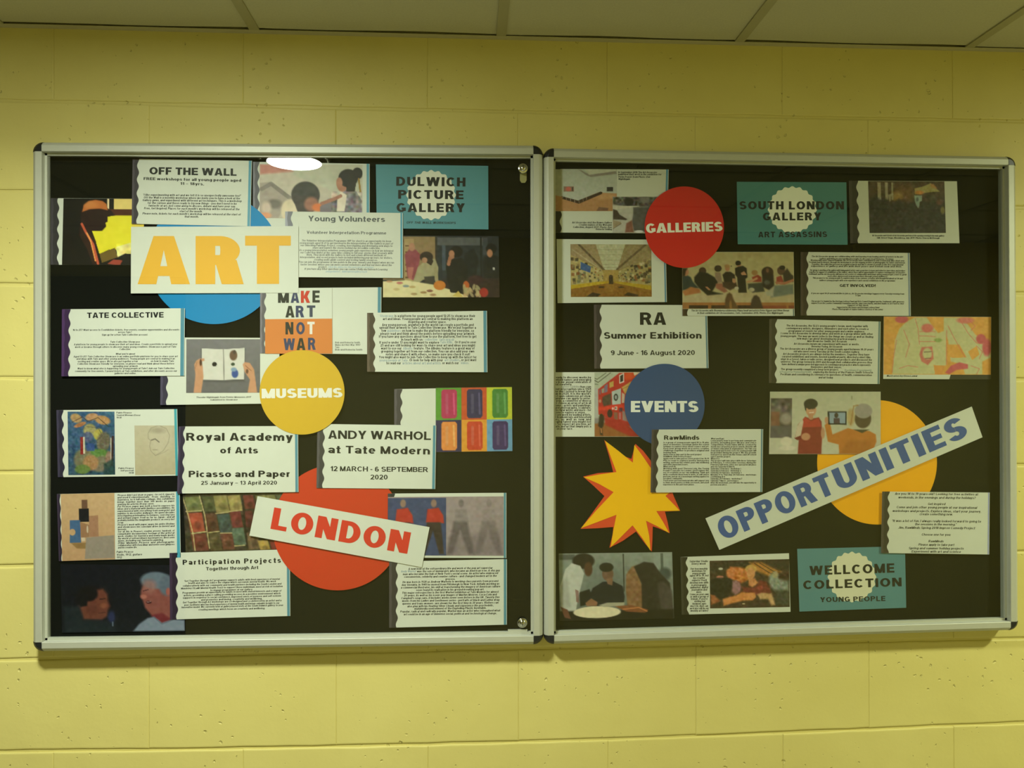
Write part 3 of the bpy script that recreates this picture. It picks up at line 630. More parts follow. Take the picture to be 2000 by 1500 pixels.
# workshop photograph
s = Sheet('photo_print', [(748, 460), (974, 461), (976, 581), (748, 581)], 1, 'print of women bending over a white workshop table, right side of left case', 'photo', WL, band=0, edge=0, white=(30, 32, 30))
def f(p):
    p.rect(860, 585, 1195, 860, (150, 126, 82)); p.rect(1000, 600, 1060, 870, (176, 150, 96)); p.rect(1195, 585, 1610, 860, (40, 46, 50)); p.rect(1210, 590, 1500, 640, (88, 92, 92)); p.rect(1500, 590, 1530, 700, (60, 66, 72)); p.rect(1240, 640, 1262, 800, (70, 84, 96)); p.rect(1195, 585, 1207, 830, (56, 50, 40)); p.rect(1480, 585, 1492, 850, (22, 24, 26))
    for k in range(6): p.rect(1005, 640+40*k, 1050, 650+40*k, (110, 80, 46))
    p.poly([(1002, 700), (1035, 660), (1075, 670), (1105, 705), (1085, 790), (1060, 865), (1020, 845)], (150, 66, 76), 1, 2); p.ell(1048, 652, 20, 26, (182, 128, 96), .3); p.poly([(1020, 780), (1060, 780), (1045, 860), (1025, 850)], (196, 120, 100), .7)
    p.poly([(1085, 780), (1130, 740), (1195, 725), (1215, 780), (1210, 860), (1130, 850), (1060, 905), (1045, 900)], (166, 160, 116), 1, 2); p.ell(1140, 715, 42, 34, (46, 32, 22), .15); p.poly([(1150, 700), (1185, 740), (1170, 770), (1140, 750)], (46, 32, 22)); p.ell(1128, 735, 18, 18, (182, 132, 96), .3); p.poly([(1125, 840), (1195, 835), (1185, 900), (1130, 885)], (62, 58, 48), 1, 2)
    p.line([(1195, 790), (1205, 870)], 22, (160, 150, 104))
    p.poly([(1380, 690), (1440, 660), (1470, 720), (1450, 860), (1390, 860)], (26, 28, 30), 1, 2)
    p.poly([(1265, 760), (1300, 730), (1360, 720), (1395, 760), (1400, 850), (1365, 950), (1270, 940)], (24, 21, 17), 1, 2); p.ell(1330, 680, 40, 36, (22, 16, 12), .15); p.ell(1300, 695, 18, 24, (186, 128, 92), .3); p.line([(1280, 760), (1290, 720), (1305, 715)], 22, (176, 118, 84))
    p.poly([(1495, 720), (1560, 700), (1605, 715), (1605, 850), (1500, 850)], (26, 28, 30), 1, 2); p.ell(1552, 660, 34, 34, (20, 18, 18), .15); p.ell(1542, 690, 18, 26, (186, 126, 90), .3); p.rect(1558, 780, 1572, 796, (180, 184, 170))
    p.poly([(1240, 860), (1380, 860), (1540, 850), (1605, 850), (1605, 980), (1240, 980)], (52, 34, 30), 1, 3); p.poly([(860, 870), (1010, 862), (1180, 890), (1300, 925), (1400, 965), (1400, 985), (860, 985)], (226, 216, 158), 1, 2)
    p.poly([(1270, 860), (1380, 860), (1360, 945), (1290, 940)], (22, 19, 15)); p.ell(1222, 895, 38, 30, (214, 128, 40), .15); p.ell(1390, 895, 20, 28, (196, 92, 32), .2); p.ell(1500, 940, 28, 30, (180, 44, 36), .3); p.ell(1450, 860, 50, 30, (60, 30, 34), .4)
    for a, b, c_ in ((905, 870, (200, 150, 100)), (970, 880, (196, 96, 96)), (1010, 900, (110, 130, 140)), (1050, 905, (190, 160, 100)), (1120, 940, (150, 110, 60)), (1160, 930, (120, 60, 50)), (950, 920, (200, 180, 120)), (1060, 950, (160, 130, 80)), (1180, 955, (170, 130, 90))): p.ell(a, b, 20, 8, c_, .4, .8)
    for k in range(16): p.ell(1375+RNG.uniform(0, 100), 905+RNG.uniform(0, 60), 9, 20, (200+RNG.randint(-25, 20), 176, 120), .4, .8, RNG.uniform(-40, 40))
    p.poly([(1300, 965), (1340, 930), (1370, 970)], (214, 190, 90)); p.mottle(5, 4)
pic('picture', (748, 460, 976, 581, (40, 42, 42), zB), [(748, 460.3), (974, 461.3), (976, 580.7), (748, 580.7)], 0, s, f, WL)

# Young Volunteers
z = Z(555, 410, 8.163)
s = Sheet('paper_notice', [(557, 413), (787, 416), (787, 543), (557, 541)], 4, 'white notice headed Young Volunteers, tucked behind the ART lettering', 'notice', WT, band=13, bandcol=(110, 112, 112), edge=4)
p = s.text('heading'); put(p, 'Young Volunteers', (602, 432), (752, 433.5), 10.6, base((80, 86, 80), WT), t=.2); put(p, 'Volunteer Interpretation Programme', (599, 456.5), (754.5, 458), 5.8, base((96, 100, 92), WT), t=.19, sg=9); s.done()
p = s.text('lettering')
g = base((104, 108, 98), WT)
lines(p, z, [(280, 1705, 497, 'The Volunteer Interpretation Programme (VIP for short) is an opportunity for keen'), (245, 1735, 535, 'young people aged 16-21 to get involved in the interpretation of the Gallery as part of'), (258, 1725, 573, 'our Unlocking Paintings Project, creating, investigating and developing new ways to'),
 (450, 1530, 610, 'share and explore the stories behind our incredible collection.'), (240, 1740, 650, 'As a young interpretation volunteer young people gain experience in how we interpret'), (255, 1725, 688, 'our Collection whilst at the same time coming to tell your stories that resonate with'), (355, 1625, 723, 'them. They work with the Gallery to test and create different methods of'),
 (250, 1725, 762, 'interpretation, and recent projects have included delivering pop-up tours for visitors,'), (475, 1490, 800, 'creating audio guide content and testing family resources.'), (230, 1750, 838, 'You can join the programme at two points in the year January and August when we run'), (260, 1715, 878, 'taster sessions where you can meet current volunteers and find out more about the'), (545, 680, 912, 'project.'),
 (325, 1645, 948, 'If you have any other questions you can contact Kelly via Outreach Learning')], 3.8, g, slope=.008, slant=.15)
lines(p, z, [(700, 1430, 915, 'Click the dates for the next taster sessions.'), (660, 1320, 985, 'youngvolunteers@dulwichpicturegallery.org.uk')], 3.8, LNK(WT), slope=.005, slant=.15); s.done()

# ART
def banner(quad, lv, label, W, col, parts, tint=(205, 212, 193)):
    s = Sheet('lettered_banner', quad, lv, label, 'banner', W, band=0, edge=0); p = s.text('lettering')
    for a in parts: put(p, a[0], a[1], a[2], a[3], base(col, W), t=a[4], sg=48, track=a[5] if len(a) > 5 else .1)
    s.done(); return s
banner([(256, 443), (583, 441.5), (583, 572), (255.5, 573)], 6, 'white banner with big golden letters ART', WL, (226, 176, 54), [('A', (268.7, 555), (371, 555), 94, .29), ('R', (382, 555), (476, 555), 94, .31), ('T', (478.7, 554.5), (568, 554.5), 94, .33)])

# MAKE ART NOT WAR
s = Sheet('poster_print', [(508, 563), (745, 561), (744, 692), (508, 690)], 5, 'white and orange poster print with the words MAKE ART NOT WAR', 'poster', WL, band=10, edge=6, bandcol=(96, 94, 92), phase=.5)
p = Pm(); p.add([zB(122, 1108), zB(544, 1104), zB(545, 1325), zB(122, 1325)], base((208, 128, 58), WL)); p.add([zB(543.5, 912), zB(546, 912), zB(548, 1325), zB(545.5, 1325)], base((150, 146, 120), WL)); p.build('colour_panel', s.y-.00018, s.o)
p = s.text('lettering'); DK, NV, RD, WH = (46, 48, 38), (58, 66, 92), (196, 62, 40), (224, 222, 200)
for ch, x0, x1, yb, h, c_ in (('M', 203, 272, 1005, 74, DK), ('A', 283, 337, 1005, 74, NV), ('K', 347, 405, 1005, 76, RD), ('E', 420, 466, 1003, 76, DK), ('A', 250, 307, 1097, 73, DK), ('R', 315, 368, 1096, 73, NV), ('T', 385, 438, 1094, 73, (62, 70, 84)),
   ('N', 250, 300, 1204, 78, DK), ('O', 318, 372, 1204, 78, NV), ('T', 388, 434, 1202, 78, WH), ('W', 238, 310, 1303, 74, NV), ('A', 320, 376, 1303, 76, DK), ('R', 392, 441, 1301, 76, NV)):
    put(p, ch, zB(x0, yb), zB(x1, yb), h/3.226, base(c_, WL), t=.25, sg=24, maxs=1.3)
for i, (r, x1) in enumerate((('Bob and Roberta Smith', 720), ('Make Art Not War 1997', 722), ('Tate', 590), ('\u00a9 Bob and Roberta Smith'.replace('\u00a9 ', ''), 735))): put(p, r, zB(563, 1260+15*i), zB(x1, 1260+15*i), 3.4, base((90, 92, 84), WL), t=.17, sg=7, maxs=1.6)
s.done()

# Showcase text
z = Z(715, 600, 8.163)
s = Sheet('paper_notice', [(717, 611), (951, 607), (952, 727), (717, 726)], 6, 'white page of text about a platform for young people, below the workshop table print', 'notice', WL, band=14, bandcol=(72, 62, 48), edge=6, phase=.45)
p = s.text(); R_ = [(455, 1740, 143, 'is a platform for young people aged 12-25 to showcase their'), (268, 1700, 190, 'art and ideas. Young people are central to making this platform an'), (672, 1278, 238, 'inspiring and creative space.'), (255, 1715, 285, 'Any young person, anywhere in the world can create a portfolio and'),
 (212, 1752, 330, "upload their artwork to Tate Collective Showcase. We've put together a"), (245, 318, 378, 'few'), (572, 1720, 378, 'on how to make the platform friendly for everyone, so'), (228, 1735, 426, 'please read and think about the points before uploading your artwork.'), (205, 1760, 472, 'If you have any questions about how to use the platform, feel free to get'),
 (560, 910, 520, 'in touch with us:'), (212, 1165, 566, "If you're under 13 you might want to explore"), (1415, 1755, 562, "Or if you're over"), (230, 1738, 612, '25 and are still looking for ways to share your art and ideas you might'), (238, 565, 660, 'want to use our'), (760, 1730, 660, 'feature. The Albums feature is a great way of'),
 (238, 1725, 708, 'grouping together art from our collection. You can also add your own'), (315, 1655, 755, 'notes and share it with others, so make sure you check it out!'), (205, 1762, 800, 'You might also want to join Tate Collective to keep up with the latest for'), (690, 1225, 848, 'Or look for help with your'), (1495, 1758, 845, ', or just want'), (322, 555, 896, 'to read our'), (1215, 1478, 894, 'or watch our')]
lines(p, z, R_, 4.9, KL, slope=0, t=.19)
lines(p, z, [(220, 435, 143, 'Showcase'), (335, 555, 378, 'guidelines'), (935, 1405, 520, 'collective@tate.org.uk'), (1180, 1385, 563, 'Tate Kids.'), (590, 740, 660, 'Albums'), (212, 672, 850, 'young people at Tate.'), (1250, 1490, 847, 'art studies'), (580, 1195, 896, 'articles about art and artists'), (1510, 1640, 893, 'videos.')], 4.9, LNK(WL), t=.17); s.done()

# TATE COLLECTIVE
z = Z(115, 595, 7.843)
s = Sheet('paper_notice', [(121, 604), (361, 602), (360, 734), (120, 735)], 6, 'white notice headed TATE COLLECTIVE, below left of the blue disc', 'notice', WL, band=15, bandcol=(56, 34, 66), edge=7)
p = s.text('heading'); put(p, 'TATE COLLECTIVE', z(432, 205), z(1605, 197), 10.6, KL, t=.22); s.done()
p = s.text()
lines(p, z, [(210, 1840, 388, '16 to 25? Want access to 5 exhibition tickets, free events, creative opportunities and discounts'), (905, 1115, 425, 'across Tate?'), (655, 1362, 464, 'Sign up for a free Tate Collective account.'), (785, 1240, 573, 'Tate Collective Showcase'), (230, 1815, 610, 'A platform for young people to showcase their art and ideas. Create a portfolio to upload your'),
 (245, 1795, 650, 'work or browse through others to discover many young creatives. Showcase is part of Tate'), (925, 1100, 685, 'Collective.'), (870, 1165, 757, "What you're about"), (225, 1820, 796, 'Aged 13-25? Tate Collective Showcase is an online portfolio platform for you to share your art'), (268, 1775, 832, 'and ideas with Tate and other young audiences. Young people are central to making it an'),
 (288, 1205, 872, "exciting and creative space. We've also put together a few"), (1405, 1760, 868, 'on how to make Tate'), (283, 1765, 908, 'Collective Showcase friendly for everyone, so please read and think about these before'), (825, 1215, 945, 'uploading your artwork.'), (283, 1768, 980, 'Want to know what else is happening for young people at Tate? Join our Tate Collective'),
 (245, 1808, 1020, 'community for free events, 5 pound tickets at Tate exhibitions, and other discounts across our'), (850, 1182, 1055, 'galleries and online.')], 3.5, KL, slope=-.003, t=.18, slant=.15); s.done()

# open book held in two hands
s = Sheet('photo_print', [(314, 659), (546, 660), (545, 788), (313, 791)], 4, 'print of two hands holding an open picture book on grey', 'photo', WL, band=13, bandcol=(58, 54, 66), edge=0)
def f(p):
    p.grad((122, 122, 122), (104, 104, 104)); p.poly([(1312, 400), (1480, 408), (1652, 400), (1650, 655), (1490, 660), (1318, 655)], (80, 80, 78), .7, 4)
    p.poly([(1315, 396), (1480, 402), (1490, 402), (1648, 392), (1645, 636), (1490, 642), (1325, 640)], (214, 216, 200)); p.line([(1484, 400), (1490, 642)], 8, (140, 138, 128)); p.ell(1415, 519, 18, 18, (30, 28, 26), .15)
    p.ell(1562, 450, 30, 40, (112, 84, 62), .3); p.ell(1570, 425, 12, 16, (80, 66, 56), .4); p.ell(1558, 519, 15, 13, (56, 76, 54), .3); p.ell(1574, 592, 26, 34, (56, 84, 156), .3); p.ell(1565, 560, 22, 16, (130, 160, 186), .5)
    sk = (206, 150, 108); p.poly([(1258, 520), (1275, 490), (1300, 475), (1336, 474), (1338, 490), (1315, 500), (1325, 545), (1330, 620), (1312, 742), (1254, 742), (1268, 600)], sk, 1, 2); p.ell(1308, 505, 9, 26, (84, 48, 30), .5); p.line([(1280, 500), (1262, 560)], 5, (170, 116, 80))
    p.poly([(1634, 520), (1650, 502), (1690, 510), (1722, 560), (1746, 742), (1672, 742), (1690, 640), (1650, 580), (1640, 545)], sk, 1, 2); p.line([(1655, 530), (1700, 570)], 6, (160, 104, 70)); p.ell(1668, 575, 10, 18, (110, 72, 50), .5); p.mottle(2.5, 4)
pic('picture', (363, 662, 508, 768, (112, 112, 112), zC), [(364, 662.5), (508, 662.5), (508, 767), (363.5, 767.5)], 0, s, f, WL)
p = s.text('lettering'); put(p, 'Theodor Nightingale from Printer Memories 2017', (383, 777.5), (490, 777), 3.2, KL, t=.16, sg=7, slant=.15); put(p, 'Submitted to Showcase', (410, 782.5), (464, 782), 3.2, KL, t=.16, sg=7, slant=.15); s.done()
disc_paper('card_disc', (590, 766.3), (83, 82.5), 7, 'golden yellow card disc lettered MUSEUMS in white', 'disc', (206, 170, 40), WL, ('MUSEUMS', zD(37, 327), zD(563, 321), 18.8))

# sheet with a colourful painted print and a faint pencil drawing
s = Sheet('art_print', [(110, 801), (346, 799), (349, 929), (113, 932)], 1, 'white page with blue and tan abstract print beside faint pencil drawing', 'print', WL, band=12, bandcol=(44, 40, 54), edge=5, edgecol=(70, 160, 160))
def f(p):
    p.grad((58, 96, 132), (44, 78, 104)); p.mottle(10, 6)
    for a in ((350, 935, 46, 34, (190, 150, 92), 20), (470, 925, 50, 28, (200, 150, 100), -10), (555, 950, 60, 34, (196, 146, 84), 12), (380, 985, 50, 16, (180, 120, 70), -20), (455, 1030, 50, 52, (168, 160, 96), 0), (520, 1060, 34, 46, (186, 176, 70), 20), (440, 1080, 40, 40, (84, 96, 130), 0), (560, 1120, 52, 80, (112, 104, 78), 10), (500, 1220, 100, 44, (96, 140, 58), -8), (400, 1250, 70, 80, (124, 118, 84), 20), (540, 1290, 80, 60, (128, 120, 92), -20), (460, 1280, 60, 60, (176, 132, 84), 30), (395, 1330, 60, 36, (104, 134, 60), 0), (600, 1250, 26, 60, (150, 120, 96), 0)): p.ell(a[0], a[1], a[2], a[3], a[4], .3, .95, a[5])
    p.rect(380, 1080, 402, 1215, (150, 40, 34)); p.rect(402, 1080, 416, 1210, (206, 200, 170)); p.line([(632, 1080), (625, 1300)], 16, (66, 44, 40)); p.line([(618, 1090), (615, 1290)], 7, (196, 186, 160)); p.rect(430, 1130, 490, 1190, (54, 84, 150), .8); p.poly([(560, 1290), (645, 1240), (645, 1375), (560, 1375)], (34, 66, 62), .8, 4)
    p.line([(320, 965), (400, 925), (440, 960), (520, 930), (600, 1000)], 6, (60, 44, 30), .7); p.line([(430, 1000), (520, 1010), (550, 1070), (480, 1135)], 5, (70, 70, 60), .6); p.mottle(9, 3)
pic('picture', (132, 804, 224, 928, (60, 90, 120), zC, 1.0), [(132, 804), (223.5, 804), (225, 927), (133.5, 928)], 0, s, f, WL)
def f(p):
    g_ = (150, 144, 116); p.grad((198, 192, 158), (190, 182, 142)); p.ell(1000, 1100, 95, 110, (206, 200, 170), .5, .5)
    p.line([(905, 1050), (930, 1010), (990, 990), (1050, 1015), (1075, 1070), (1060, 1130), (1020, 1190), (960, 1225), (925, 1190), (915, 1150), (925, 1110), (905, 1090), (905, 1050)], 5, g_, .7); p.line([(930, 1105), (960, 1095), (990, 1120)], 9, (96, 92, 76), .7); p.line([(940, 1180), (975, 1180)], 6, g_, .7); p.ell(980, 1030, 60, 22, g_, .9, .5); p.line([(960, 1225), (1030, 1200), (1060, 1180)], 5, g_, .5); p.mottle(2, 4)
pic('drawing', (262, 831, 342, 928, (196, 190, 152), zC, 1.0), [(262.5, 831), (340.5, 831), (342.5, 926.5), (264, 928)], 1, s, f, WL)
p = s.text('lettering')
for i, (t_, x1) in enumerate((('Pablo Picasso', 257), ('Seated Woman (Dora)', 274), ('1938', 237))): put(p, t_, (227, 807.5+4.8*i), (x1, 807.5+4.8*i), 3.1, KL, t=.16, sg=7, slant=.15)
for i, (t_, x0) in enumerate((('Pablo Picasso', 231), ('Self-portrait', 235), ('1918', 251))): put(p, t_, (x0, 916+4.6*i), (261, 915.8+4.6*i), 3.1, KL, t=.16, sg=7, slant=.15)
s.done()

# Royal Academy
s = Sheet('paper_notice', [(349, 833), (582, 832), (583, 961), (346, 964)], 6, 'white notice headed Royal Academy of Arts, below left of the MUSEUMS disc', 'notice', WL, band=11, bandcol=(52, 44, 58))
p = s.text('heading'); put(p, 'Royal Academy', (363.5, 860.6), (572, 861), 15.2, KL, t=.22, sg=20); put(p, 'of Arts', (430, 885.5), (504, 885.5), 12.2, KL, t=.22, sg=20); put(p, 'Picasso and Paper', (368.5, 932), (567, 931.5), 12.4, KL, t=.22, sg=20); s.done()
p = s.text(); put(p, '25 January _ 13 April 2020', (392.5, 946.8), (541, 946.3), 7.4, KL, t=.18); s.done()

# ANDY WARHOL title sheet
s = Sheet('paper_notice', [(620, 828), (852, 831), (850, 955), (618, 953)], 5, 'white notice headed at Tate Modern with dates 12 March to 6 September 2020', 'notice', WL, band=13, bandcol=(64, 62, 60), edge=5)
p = s.text('heading'); put(p, 'ANDY WARHOL', (641, 856.8), (841.5, 859.3), 16.3, KL, t=.2, sg=20); put(p, 'at Tate Modern', (641, 885), (839.6, 887.7), 14.8, KL, t=.2, sg=20); s.done()
p = s.text(); put(p, '12 MARCH - 6 SEPTEMBER', (645, 920), (836, 922), 9.6, KL, t=.18); put(p, '2020', (723.5, 936.3), (757, 936.5), 9.3, KL, t=.18); s.done()

# sheet with six coloured squares
s = Sheet('art_print', [(770, 760), (1000, 756), (1001, 881), (770, 884)], 2, 'page with six brightly coloured squares in two rows, right side of left case', 'print', WL, band=14, bandcol=(66, 62, 62), edge=0)
def f(p):
    bg = [[(92, 164, 50), (216, 84, 40), (204, 216, 48)], [(50, 42, 88), (238, 162, 46), (104, 166, 206)]]; fg = [[(192, 42, 92), (52, 46, 92), (70, 140, 58)], [(238, 146, 66), (214, 64, 38), (64, 44, 104)]]
    X = [(1170, 1338), (1338, 1504), (1504, 1670)]; Yy = [(250, 466), (466, 680)]
    for r in range(2):
        for c_ in range(3):
            x0, x1 = X[c_]; y0, y1 = Yy[r]; p.rect(x0, y0, x1, y1, bg[r][c_]); cx = (x0+x1)/2+3; q = fg[r][c_]; k = (y1-y0)/2
            p.poly([(cx-50, y0+26), (cx-40, y0+12), (cx+40, y0+12), (cx+52, y0+26), (cx+52, y1-26), (cx+40, y1-10), (cx-40, y1-10), (cx-50, y1-26)], q, 1, 1.2)
            p.line([(cx+30, y0+40), (cx+34, y1-40)], 12, tuple(min(255, v+70) for v in q), .5); p.line([(cx-14, y0+50), (cx-14, y1-50)], 18, tuple(int(v*.75+50) for v in q), .8)
    p.mottle(4, 4)
pic('picture', (851, 755, 1001, 884, (90, 90, 90), zD, 1.0), [(851, 757.5), (1000, 755.8), (1001, 881), (851, 883)], 0, s, f, WL)

# red disc
disc_paper('card_disc', (659, 1030), (126.5, 123), 3, 'large red card disc behind the tilted LONDON banner', 'disc', (196, 57, 26), WL)

# page with a muted abstract print and a column of text
s = Sheet('art_print', [(111, 965), (351, 960), (353, 1089), (115, 1096)], 2, 'page with tan and blue abstract print beside a column of small text', 'print', WL, band=6, bandcol=(46, 36, 50), edge=6, amp=1.0, edgecol=(74, 160, 172))
def f(p):
    p.grad((206, 172, 120), (196, 156, 108)); p.rect(372, 245, 450, 350, (26, 26, 28)); p.rect(395, 175, 440, 245, (116, 84, 60)); p.poly([(300, 335), (380, 335), (385, 515), (296, 515)], (66, 104, 146)); p.ell(318, 430, 24, 26, (200, 162, 112), .2)
    p.poly([(380, 350), (450, 375), (450, 470), (385, 480)], (160, 120, 82)); p.poly([(450, 305), (522, 300), (524, 470), (452, 470)], (170, 126, 92)); p.poly([(305, 515), (440, 515), (440, 565), (350, 560)], (150, 118, 66), 1, 2); p.poly([(425, 475), (645, 462), (648, 645), (412, 645)], (152, 142, 124), 1, 2); p.poly([(385, 475), (415, 475), (418, 500), (390, 505)], (214, 196, 160)); p.ell(437, 410, 7, 30, (206, 190, 160), .3); p.mottle(3, 4)
pic('picture', (119, 962, 225, 1096, (200, 165, 115), zE, 1.0), [(118.5, 965), (223.5, 962.8), (225, 1092.5), (121.5, 1095.8)], 0, s, f, WL)
z = Z(215, 955, 10.345); p = s.text()
TXT = ["'Picasso didn't just draw on paper - he cut it, ripped it,", 'and used it experimentally.   From   dazzling   to', 'Guernica, to a full-size collage, this exhibition', 'brings  together  more  than  300  works  on  paper', 'spanning the artist his 80-year career.', 'For Picasso, paper was both a tool to express his', 'ideas and a material with limitless possibilities. He', 'experimented with everything from newsprint and', 'napkins to decorative wallpaper. He spent decades', 'investigating printmaking techniques, sourcing rare', 'and antique paper from as far as Japan - and all', 'probably behind the imaginable products on every last', 'scrap.', "Picasso's work with paper spans his entire lifetime", 'and showcases his constant drive to invent and', 'innovate.', 'See  all  this  in  Picasso\'s  creative  process  hundreds  of', 'remarkable documentary footage of the artist at', 'work, studies for Guernica and newly-made works', 'the world of extraordinary masterpieces. Best seen', 'alone, including our favourite painting.', '(Film:  Madame  Picasso  and  photographic', 'collaboration with Dora Maar and never-seen glimpses', 'and his creative life.']
for i, t_ in enumerate(TXT):
    y = 125+i*46.0; x1 = {4: 890, 12: 275, 15: 335, 20: 1080, 23: 545}.get(i, 1300); sl = -.020
    lines(p, z, [(145+i*.6, x1, y+sl*(x1-145)/2+6, t_)], 3.5, KL, slope=sl, t=.20, slant=.15)
lines(p, z, [(130, 465, 1275, 'Pablo Picasso'), (130, 645, 1330, 'Violin, 1912, guitare'), (130, 235, 1388, '1912')], 3.8, KL, slope=-.02, t=.18, slant=.15); s.done()

# two faces in the dark
s = Sheet('photo_print', [(118, 1102), (360, 1104), (361, 1233), (121, 1236)], 1, 'dark print of two people facing each other, bottom left corner of left case', 'photo', WL, band=0, edge=0, white=(12, 13, 20))
def f(p):
    p.grad((12, 14, 24), (16, 20, 26)); p.ell(480, 960, 130, 110, (22, 14, 14), .5); p.poly([(360, 1000), (440, 925), (490, 880), (555, 868), (588, 910), (592, 960), (610, 1005), (592, 1035), (586, 1080), (545, 1115), (470, 1112), (400, 1110)], (112, 60, 44), 1, 6); p.ell(445, 905, 70, 60, (15, 11, 13), .3); p.poly([(330, 960), (440, 900), (430, 1000), (380, 1010)], (14, 12, 15), 1, 4)
    p.line([(530, 950), (572, 945)], 9, (50, 26, 22), .8); p.ell(560, 1000, 26, 20, (150, 88, 58), .8, .7); p.line([(520, 1060), (570, 1052)], 6, (70, 32, 28), .8); p.ell(470, 1030, 40, 40, (92, 46, 36), .8, .6)
    p.poly([(245, 1010), (370, 1000), (400, 1110), (560, 1115), (640, 1130), (660, 1215), (255, 1215)], (26, 36, 40), 1, 8); p.ell(618, 1090, 28, 46, (40, 50, 86), .7); p.line([(628, 1130), (628, 1160)], 7, (130, 150, 180), .7)
    p.poly([(850, 880), (900, 790), (1000, 790), (1075, 870), (1090, 1000), (1080, 1110), (1000, 1130), (930, 1080), (880, 1020), (862, 960), (846, 930)], (142, 78, 68), 1, 5); p.ell(965, 800, 118, 68, (104, 122, 138), .25); p.ell(1050, 840, 60, 80, (92, 108, 124), .4); p.ell(915, 850, 55, 55, (160, 108, 98), .7, .7); p.poly([(930, 1080), (1010, 1060), (1090, 1110), (1040, 1150), (960, 1140)], (120, 40, 46), 1, 5)
    p.line([(868, 885), (905, 875)], 8, (70, 34, 34), .8); p.ell(870, 930, 24, 18, (176, 104, 90), .7); p.ell(910, 975, 22, 12, (70, 24, 26), .4); p.line([(895, 975), (925, 968)], 5, (190, 160, 150), .8); p.ell(1062, 890, 18, 30, (170, 90, 80), .5)
    p.poly([(786, 1204), (830, 1150), (900, 1100), (950, 1090), (1010, 1140), (1100, 1110), (1187, 1120), (1190, 1204)], (124, 140, 158), 1, 4); p.line([(950, 1095), (1010, 1150), (1090, 1120)], 8, (90, 104, 124), .7); p.mottle(3.5, 4)
pic('picture', (119, 1102, 361, 1236, (12, 14, 24), zE), [(119, 1102.3), (360, 1104.3), (361, 1232.7), (121.5, 1235.6)], 0, s, f, WL)

# paint pans
s = Sheet('photo_print', [(357, 966), (585, 962), (585, 1074), (363, 1078)], 1, 'print of rows of coloured watercolour pans, partly under the LONDON banner', 'photo', WL, band=0, edge=0, white=(60, 52, 36))
def f(p):
    p.mottle(10, 4)
    for (x0, y0, x1, y1, c_) in ((1190, 145, 1310, 262, (114, 122, 70)), (1326, 145, 1412, 265, (78, 86, 52)), (1415, 140, 1520, 275, (140, 132, 74)), (1524, 140, 1622, 266, (156, 144, 80)), (1640, 140, 1722, 250, (108, 46, 38)), (1740, 142, 1890, 210, (122, 122, 70)), (1208, 275, 1322, 430, (166, 72, 50)), (1335, 280, 1432, 430, (88, 54, 38)), (1440, 290, 1532, 440, (58, 78, 72)), (1538, 268, 1622, 400, (114, 44, 44)), (1640, 268, 1712, 400, (92, 38, 36)), (1225, 442, 1346, 580, (108, 48, 38)), (1362, 440, 1452, 580, (86, 76, 46)), (1458, 440, 1552, 575, (106, 60, 44)), (1548, 402, 1642, 540, (84, 106, 84)), (1662, 440, 1752, 575, (108, 84, 58)), (1752, 505, 1832, 580, (168, 142, 66)), (1842, 495, 2060, 580, (132, 46, 38)), (1740, 220, 2060, 480, (96, 58, 42)), (1900, 142, 2060, 210, (84, 92, 60))):
        k = 10; p.poly([(x0-k, y0), (x1-k, y0-4), (x1+k, y1-4), (x0+k, y1)], c_, 1, 2.4); p.ell((x0+x1)/2-10, (y0+y1)/2-10, (x1-x0)*.28, (y1-y0)*.28, tuple(int(v*1.3) for v in c_), .8, .6); p.ell((x0+x1)/2+8, (y0+y1)/2+18, (x1-x0)*.25, (y1-y0)*.2, tuple(int(v*.6) for v in c_), .8, .6)
    for a in ([(1170, 150), (1200, 270), (1235, 440), (1245, 575)], [(1300, 140), (1335, 300), (1360, 560)], [(1225, 440), (1340, 425)], [(1360, 434), (1440, 425)], [(1420, 282), (1520, 272)], [(1525, 268), (1620, 258)], [(1190, 262), (1310, 258)], [(1450, 440), (1540, 440)], [(1560, 545), (1640, 540)]): p.line(a, 9, (196, 184, 120), .85)
    p.line([(1630, 140), (1660, 560)], 12, (34, 26, 20), .9); p.mottle(9, 3)
pic('picture', (357, 962, 585, 1078, (56, 48, 34), zE), [(357.3, 966.3), (585, 962.3), (585, 1073.7), (363.3, 1077.7)], 0, s, f, WL)

